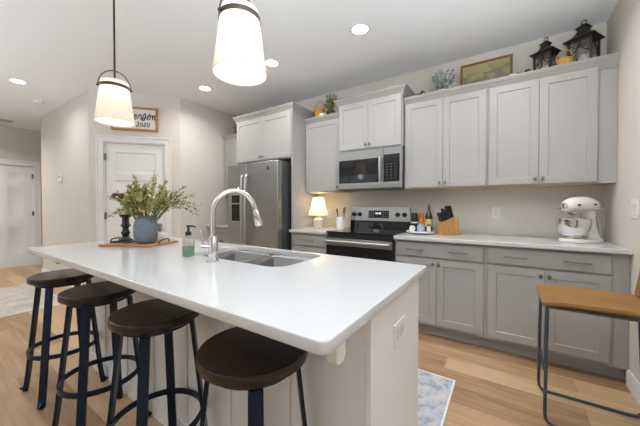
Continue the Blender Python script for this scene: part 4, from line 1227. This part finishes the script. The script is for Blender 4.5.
jar('salt_shaker', 'small clear shaker with white foot in front of the oil bottle', 'shaker', -0.640, 2.96,
    [('glass_body', [(0, 0), (0.020, 0), (0.022, 0.004), (0.018, 0.06), (0, 0.06)], 'label_white'), ('cap', [(0, 0.0605), (0.019, 0.0605), (0.018, 0.075), (0.010, 0.082), (0, 0.083)], 'nickel')])
t = thing('kitchen_timer', 'small round white timer on the left edge of the turntable', 'timer', (-0.800, 2.945, bz), R(35))
b = B(); b.lathe([(0, -0.012), (0.026, -0.012), (0.030, -0.006), (0.030, 0.006), (0.026, 0.012), (0, 0.012)], 28, mtx=Matrix.Translation((0, 0, 0.0345)) @ Matrix.Rotation(R(90), 4, 'X')); obj('dial_case', b, M['white_plastic'], t)
b = B(); b.box(-0.02, -0.012, 0, 0.02, 0.012, 0.008); obj('stand', b, M['white_plastic'], t)
b = B(); b.box(-0.002, -0.014, 0.034, 0.002, -0.0122, 0.055); obj('pointer', b, M['black_plastic'], t)

# knife block
KR = R(40)
kb = thing('knife_block', 'light wooden knife block full of black knives on the right counter', 'knife block', (-0.462, 3.0, LZ_), KR)
prof = [(-0.10, 0.0005), (0.10, 0.0005), (0.073, 0.185), (0.055, 0.182), (-0.098, 0.122)]
b = B(); b.prism(prof, -0.048, 0.048, axis='y'); obj('block', b, M['block_wood'], kb, bevel=0.003)
tdir = Vector((0.153, 0, 0.060)).normalized(); nrm = Vector((-tdir.z, 0, tdir.x))
hdir = Vector((-0.34, -0.10, 0.93)).normalized()
kmat = Matrix.Translation(kb.location) @ Matrix.Rotation(KR, 4, 'Z')
KL = [(0.05, -0.022, 0.085, 'nearest row, far left, short'), (0.24, -0.022, 0.095, ''), (0.43, -0.022, 0.10, ''), (0.62, -0.022, 0.11, ''), (0.86, -0.022, 0.125, ''),
      (0.15, 0.022, 0.09, ''), (0.50, 0.022, 0.115, ''), (0.80, 0.022, 0.125, '')]
KLAB = ['black handled knife at the left end of the block front row', 'black handled knife second from left in the block front row', 'black handled knife in the middle of the block front row',
        'black handled knife second from right in the block front row', 'black handled knife at the right end of the block front row',
        'short black handled knife at left of the block back row', 'black handled knife in the middle of the block back row', 'black handled knife at right of the block back row']
for (f_, yy, ln, _), lab in zip(KL, KLAB):
    p = Vector((-0.098, yy, 0.122)).lerp(Vector((0.055, yy, 0.182)), 0.06 + 0.88 * f_) + nrm * 0.0015
    t = thing('kitchen_knife', lab, 'knife', kmat @ p, KR, 'knives in the wooden block')
    mt = hdir.to_track_quat('Z', 'Y').to_matrix().to_4x4()
    b = B(); b.loft([[tuple(mt @ Vector((a * w1, c_ * w2, z))) for a, c_ in ((-1, -1), (1, -1), (1, 1), (-1, 1))] for z, w1, w2 in ((0.006, 0.0125, 0.009), (0.02, 0.013, 0.010), (ln * 0.5, 0.0115, 0.010), (ln * 0.85, 0.0145, 0.010), (ln, 0.013, 0.009))])
    obj('handle', b, M['black_plastic'], t, bevel=0.003)
    b = B(); b.tube([mt @ Vector((0, 0, 0.0015)), mt @ Vector((0, 0, 0.007))], 0.0085, 10); obj('bolster', b, M['steel_matte'], t)

# stand mixer (head to the left)
mxr = thing('stand_mixer', 'white stand mixer with steel bowl in the right counter corner', 'mixer', (0.500, 3.0, LZ_), R(45))
def oval(cx, cy, rx, ry, z, n=28, sq=2.3):
    out = []
    for i in range(n):
        a = 2 * PI * i / n; c_, s_ = math.cos(a), math.sin(a)
        out.append((cx + rx * math.copysign(abs(c_) ** (2 / sq), c_), cy + ry * math.copysign(abs(s_) ** (2 / sq), s_), z))
    return out
b = B(); b.loft([oval(0.01, 0, 0.165, 0.098, 0.0008), oval(0.01, 0, 0.170, 0.103, 0.006), oval(0.01, 0, 0.170, 0.103, 0.020), oval(0.012, 0, 0.160, 0.095, 0.028), oval(0.02, 0, 0.12, 0.06, 0.031)]); obj('base', b, M['white_enamel'], mxr)
b = B(); b.loft([oval(0.105, 0, 0.072, 0.062, 0.026), oval(0.105, 0, 0.060, 0.050, 0.05), oval(0.098, 0, 0.045, 0.042, 0.11), oval(0.088, 0, 0.043, 0.040, 0.18), oval(0.078, 0, 0.05, 0.045, 0.225), oval(0.07, 0, 0.058, 0.048, 0.245)]); obj('pedestal', b, M['white_enamel'], mxr)
rings = []
for x, rz, zc in ((-0.150, 0.014, 0.280), (-0.146, 0.034, 0.282), (-0.125, 0.052, 0.286), (-0.08, 0.062, 0.292), (-0.01, 0.066, 0.296), (0.06, 0.064, 0.296), (0.12, 0.056, 0.292), (0.150, 0.044, 0.288), (0.156, 0.02, 0.286)):
    rings.append([(x, rz * 1.02 * math.cos(2 * PI * k / 24), zc + rz * math.sin(2 * PI * k / 24)) for k in range(24)])
b = B(); b.loft(rings); hd_ = obj('motor_head', b, M['white_enamel'], mxr, angle=60)
b = B(); rr = []
for x, rz, zc in ((-0.07, 0.0555, 0.2965), (0.152, 0.0405, 0.292)): pass
b.box(-0.125, -0.0665, 0.262, 0.150, -0.0460, 0.270).box(-0.125, 0.0460, 0.262, 0.150, 0.0665, 0.270)
obj('trim_band', b, M['chrome'], hd_, bevel=0.001)
b = B(); b.lathe([(0, 0), (0.021, 0), (0.023, 0.006), (0.021, 0.014), (0, 0.015)], 20, mtx=Matrix.Translation((-0.148, 0, 0.288)) @ Matrix.Rotation(R(-90), 4, 'Y')); obj('hub_cap', b, M['chrome'], hd_)
b = B()
for x, z in ((-0.10, 0.293), (0.055, 0.297)): b.lathe([(0, 0), (0.008, 0), (0.010, 0.008), (0.006, 0.014), (0, 0.014)], 12, mtx=Matrix.Translation((x, -0.060, z)) @ Matrix.Rotation(R(90), 4, 'X'))
obj('control_knob', b, M['black_plastic'], hd_)
b = B(); b.lathe([(0, 0.218), (0.022, 0.218), (0.034, 0.228), (0.036, 0.252), (0, 0.252)], 24, (-0.075, 0, 0)); obj('attachment_hub', b, M['chrome'], mxr)
b = B(); b.tube([(-0.075, 0, 0.218), (-0.075, 0, 0.15)], 0.006, 10); b.tube([(-0.075, 0, 0.15), (-0.105, 0, 0.12), (-0.10, 0, 0.075), (-0.075, 0, 0.06), (-0.05, 0, 0.075), (-0.045, 0, 0.12), (-0.075, 0, 0.15)], 0.005, 8); obj('beater', b, M['steel_matte'], mxr)
b = B(); b.lathe([(0, 0.0335), (0.055, 0.0335), (0.058, 0.036), (0.052, 0.046), (0.070, 0.055), (0.092, 0.08), (0.104, 0.115), (0.109, 0.150), (0.110, 0.182), (0.114, 0.184), (0.114, 0.187), (0.108, 0.186), (0.106, 0.150), (0.101, 0.116), (0.089, 0.083), (0.065, 0.058), (0, 0.052)], 40, (-0.070, 0, 0)); bw = obj('bowl', b, M['chrome'], mxr); bw['label'] = 'polished steel bowl'
b = B(); b.tube([(-0.158, -0.068, 0.178), (-0.186, -0.088, 0.176), (-0.192, -0.092, 0.15), (-0.184, -0.086, 0.115), (-0.152, -0.062, 0.108)], 0.0045, 8); obj('bowl_handle', b, M['chrome'], bw, angle=60)
b = B(); b.tube([(0.12, 0.0, 0.245), (0.165, -0.01, 0.20), (0.188, -0.015, 0.13), (0.19, -0.01, 0.05), (0.185, 0.03, 0.008), (0.15, 0.10, 0.006)], 0.004, 8); obj('power_cord', b, M['white_plastic'], mxr, angle=60)

# ------------------------------------------------------------------ things on top of the cabinets
CT_ = 2.3115
def lantern(label, x, y, w, hb, hr, hc, rot):
    t = thing('candle_lantern', label, 'lantern', (x, y, CT_), rot)
    h = w / 2
    b = B(); b.box(-h - 0.008, -h - 0.008, 0.0005, h + 0.008, h + 0.008, 0.018); obj('base', b, M['bronze'], t, bevel=0.002)
    b = B(); q = 0.014
    for sx_ in (-1, 1):
        for sy_ in (-1, 1): b.box(sx_ * (h - q / 2) - q / 2, sy_ * (h - q / 2) - q / 2, 0.018, sx_ * (h - q / 2) + q / 2, sy_ * (h - q / 2) + q / 2, hb)
    for s_ in (-1, 1):
        b.box(-h, s_ * (h - 0.005) - 0.005, hb - 0.016, h, s_ * (h - 0.005) + 0.005, hb); b.box(s_ * (h - 0.005) - 0.005, -h, hb - 0.016, s_ * (h - 0.005) + 0.005, h, hb)
        # arched scrolls in the panes
        for ax in (0, 1):
            for e_ in (-1, 1):
                pts = []
                for k in range(9):
                    a = PI / 2 * k / 8
                    u_ = e_ * (h - q) * (1 - math.sin(a)); v_ = hb - 0.016 - (hb * 0.38) * (1 - math.cos(a) * 0 - math.sin(a) * 0) * (1 - math.sin(a) * 0.0) * math.cos(a)
                    pts.append((u_, s_ * (h - 0.005), v_) if ax == 0 else (s_ * (h - 0.005), u_, v_))
                b.tube(pts, 0.0035, 6)
    obj('frame', b, M['bronze'], t)
    for s_ in (-1, 1):
        b = B(); b.box(-h + q, s_ * (h - 0.009) - 0.001, 0.0185, h - q, s_ * (h - 0.009) + 0.001, hb - 0.0165); obj('glass_pane', b, M['thin_glass'], t)
        b = B(); b.box(s_ * (h - 0.009) - 0.001, -h + q, 0.0185, s_ * (h - 0.009) + 0.001, h - q, hb - 0.0165); obj('glass_pane', b, M['thin_glass'], t)
    b = B()
    def sq(hh, z): return [(-hh, -hh, z), (hh, -hh, z), (hh, hh, z), (-hh, hh, z)]
    b.loft([sq(h + 0.022, hb + 0.0005), sq(h + 0.022, hb + 0.007), sq(h + 0.004, hb + 0.018), sq(h * 0.72, hb + hr * 0.45), sq(h * 0.5, hb + hr * 0.8), sq(h * 0.42, hb + hr), sq(h * 0.42, hb + hr + hc * 0.35), sq(h * 0.56, hb + hr + hc * 0.4), sq(h * 0.50, hb + hr + hc * 0.5), sq(h * 0.24, hb + hr + hc * 0.8), sq(h * 0.12, hb + hr + hc)])
    obj('roof', b, M['bronze'], t)
    b = B(); rr = 0.016
    b.tube([(rr * math.cos(2 * PI * k / 16), 0, hb + hr + hc + rr * 0.8 + rr * math.sin(2 * PI * k / 16)) for k in range(16)], 0.003, 6, closed=True); obj('ring', b, M['bronze'], t)
    b = B(); b.lathe([(0, 0.0185), (h * 0.42, 0.0185), (h * 0.42, hb * 0.5), (h * 0.3, hb * 0.49), (0, hb * 0.49)], 20); obj('candle', b, M['wax'], t)['label'] = 'cream pillar candle inside'
    return t
lantern('large dark lantern on the upper cabinets, at the right end', 0.530, 3.125, 0.155, 0.245, 0.080, 0.058, R(-30))
lantern('smaller dark lantern on the upper cabinets, left of the wicker basket', 0.288, 3.135, 0.130, 0.212, 0.068, 0.048, R(-30))
def basket(label, x, y, r_, h_, hh, m, rot):
    t = thing('wicker_basket', label, 'basket', (x, y, CT_), rot)
    b = B(); b.lathe([(0, 0.0005), (r_ * 0.75, 0.0005), (r_ * 0.95, h_ * 0.4), (r_, h_), (r_ * 1.05, h_ + 0.004), (r_, h_ + 0.008), (r_ * 0.93, h_), (r_ * 0.88, h_ * 0.4), (r_ * 0.7, 0.006), (0, 0.006)], 28); obj('bowl', b, M[m], t)
    b = B(); b.tube([(r_ * math.cos(PI * k / 20), 0, h_ + hh * math.sin(PI * k / 20)) for k in range(21)], 0.0045, 8); obj('handle', b, M[m], t, angle=60)
basket('small yellow wicker basket with arched handle between the two lanterns', 0.395, 2.985, 0.055, 0.062, 0.085, 'wicker', R(8))

t = thing('framed_painting', 'framed landscape painting leaning on the wall above the upper cabinets', 'painting', (-0.17, 3.205, CT_), 0)
lean = Matrix.Rotation(R(-8), 4, 'X')
PW, PH = 0.222, 0.335
b = B(); q = 0.022
b.box(-PW, -0.02, 0.0005, PW, 0, q, lean).box(-PW, -0.02, PH - q, PW, 0, PH, lean).box(-PW, -0.02, q, -PW + q, 0, PH - q, lean).box(PW - q, -0.02, q, PW, 0, PH - q, lean)
obj('frame', b, M['frame_wood'], t, bevel=0.003)['label'] = 'brown wooden frame'
b = B(); b.box(-PW + q - 0.002, -0.012, q - 0.002, PW - q + 0.002, -0.006, PH - q + 0.002, lean); obj('canvas', b, M['painting'], t)

# white and sage floral bunch
rng = random.Random(11)
t = thing('floral_bunch', 'sage green and white faux flower bunch left of the painting', 'flower arrangement', (-0.545, 3.09, CT_))
b = B(); b.lathe([(0, 0.0005), (0.05, 0.0005), (0.06, 0.05), (0.05, 0.07), (0, 0.07)], 20); obj('pot', b, M['ceramic_white'], t)
SG = [M['stem'], M['leaf_sage'], M['petal_white'], M['petal_white']]
for k in range(34):
    a = rng.uniform(0, 2 * PI); rr = rng.uniform(0.03, 0.135)
    branch('sprig', (0, 0, 0.05), (rr * math.cos(a), rr * 0.7 * math.sin(a), rng.uniform(0.07, 0.26) - rr * 0.4 + 0.03), 0.02, SG, t, rng, 16, 0.034, 0.012, 0, 0.3)
for k in range(9):
    a = rng.uniform(0, 2 * PI); rr = rng.uniform(0.0, 0.07); c = Vector((rr * math.cos(a) + 0.01, rr * 0.7 * math.sin(a) - 0.03, rng.uniform(0.13, 0.235)))
    b = B()
    for q_ in range(14):
        d = Vector((rng.uniform(-1, 1), rng.uniform(-1, 0.6), rng.uniform(-0.4, 1)))
        leaf(b, c, d, 0.030, 0.014, rng)
    obj('blossom', b, M['petal_white'], t, angle=80)['label'] = 'white blossom'

def bird(label, x, y, s, rot, m='cone_brown'):
    t = thing('bird_figurine', label, 'figurine', (x, y, CT_), rot); t.scale = (s, s, s)
    b = B(); rings = []
    for xx, rr, zz in ((-0.060, 0.006, 0.050), (-0.035, 0.013, 0.048), (-0.012, 0.024, 0.045), (0.012, 0.025, 0.047), (0.030, 0.018, 0.062), (0.040, 0.017, 0.080), (0.050, 0.013, 0.084), (0.058, 0.005, 0.082), (0.070, 0.001, 0.080)):
        rings.append([(xx, rr * math.cos(2 * PI * k / 12), zz + rr * math.sin(2 * PI * k / 12)) for k in range(12)])
    b.loft(rings); obj('body', b, M[m], t, angle=80)
    b = B(); b.lathe([(0, 0.0005), (0.022, 0.0005), (0.018, 0.012), (0.008, 0.02), (0.008, 0.035), (0, 0.035)], 12); obj('stand', b, M[m], t)
bird('small dark bird figurine at the left end of the tall wall cabinets', -0.775, 3.04, 1.0, R(10))
bird('smaller dark bird figurine just left of the white flower bunch', -0.672, 3.045, 0.72, R(190))
def pinecone(label, x, y, s):
    t = tag(bpy.data.objects.new('pine_cone', None), label, 'pine cone', 'pine cones by the painting'); C.objects.link(t); t.location = (x, y, CT_)
    b = B(); rng2 = random.Random(int(x * 1000))
    b.lathe([(0, 0.0005), (0.018 * s, 0.004), (0.026 * s, 0.03 * s), (0.020 * s, 0.06 * s), (0, 0.085 * s)], 14)
    for k in range(60):
        f_ = (k + 0.5) / 60; a = k * 2.4; rr = 0.027 * s * math.sin(PI * (0.12 + 0.8 * f_)) ** 0.7
        z = 0.006 + 0.075 * s * f_; d = Vector((math.cos(a), math.sin(a), 0.5))
        leaf(b, Vector((rr * 0.8 * math.cos(a), rr * 0.8 * math.sin(a), z)), d, 0.016 * s, 0.009 * s, rng2)
    obj('scales', b, M['cone_brown'], t, angle=30)
pinecone('brown pine cone between the painting and the small lantern, left one', 0.100, 3.06, 0.85)
pinecone('brown pine cone between the painting and the small lantern, right one', 0.158, 3.05, 0.9)
tag(obj('votive_candle', B().lathe([(0, 0.0005), (0.02, 0.0005), (0.024, 0.07), (0.022, 0.075), (0, 0.07)], 16), M['wax'], loc=(0.045, 3.08, CT_)), 'small cream votive candle at the painting right corner', 'candle')

# left upper cabinet: orange basket, plant, white block
basket('orange basket with dark handle beside the potted plant over the lamp cabinet', -2.035, 3.07, 0.068, 0.135, 0.125, 'wicker_orange', R(20))
def potted(label, x, y, hh, seed, spread, pot=True, n=18):
    rng = random.Random(seed)
    t = thing('potted_plant', label, 'potted plant', (x, y, CT_))
    b = B(); b.lathe([(0, 0.0005), (0.042, 0.0005), (0.055, 0.085), (0.058, 0.10), (0.05, 0.10), (0.046, 0.085), (0, 0.08)], 22); obj('pot', b, M['pot_dark'], t)
    for k in range(n):
        a = rng.uniform(0, 2 * PI); rr = spread * rng.uniform(0.1, 1)
        branch('stem', (0, 0, 0.08), (rr * math.cos(a), rr * math.sin(a) * 0.7, 0.1 + hh * rng.uniform(0.4, 1) - rr * 0.4), 0.02, [M['stem'], M['leaf_green'], M['leaf_olive'], M['berry']], t, rng, 20, 0.036, 0.010, rng.choice((0, 3)), 0.15)
potted('dark potted plant with upright leaves over the lamp cabinet', -1.875, 3.09, 0.25, 3, 0.10)
tag(obj('wooden_block', B().box(-0.035, -0.025, 0.0005, 0.035, 0.025, 0.06), M['wax'], loc=(-1.935, 2.99, CT_), bevel=0.004), 'small cream block in front of the dark potted plant', 'ornament')
potted('small potted plant on the corner cabinet left of the fridge', -3.60, 3.05, 0.15, 5, 0.08, n=12)

# dark canister on the far-left counter
t = thing('coffee_maker', 'dark coffee maker on the corner counter left of the fridge', 'coffee maker', (-3.50, 2.98, 0.914))
b = B(); b.box(-0.085, -0.12, 0.0005, 0.085, 0.12, 0.03); b.box(-0.085, 0.02, 0.03, 0.085, 0.12, 0.30); b.box(-0.085, -0.12, 0.24, 0.085, 0.12, 0.33); obj('housing', b, M['black_plastic'], t, bevel=0.008)
b = B(); b.lathe([(0, 0.0305), (0.055, 0.0305), (0.066, 0.06), (0.066, 0.13), (0.045, 0.165), (0, 0.166)], 24, (0, -0.05, 0)); obj('carafe', b, M['black_glass'], t)

# repeats share a group
GROUPS = {'base_cabinet': 'grey base cabinets along the back wall', 'upper_cabinet': 'grey wall cabinets along the back wall', 'countertop': 'white quartz countertops along the back wall',
          'wall_outlet': 'outlets on the backsplash', 'candle_lantern': 'lanterns on top of the cabinets', 'wicker_basket': 'baskets on top of the cabinets',
          'potted_plant': 'potted plants on top of the cabinets', 'bird_figurine': 'bird figurines on top of the cabinets'}
for o in list(C.objects):
    k = o.name.split('.')[0]
    if o.parent is None and k in GROUPS and 'group' not in o: o['group'] = GROUPS[k]
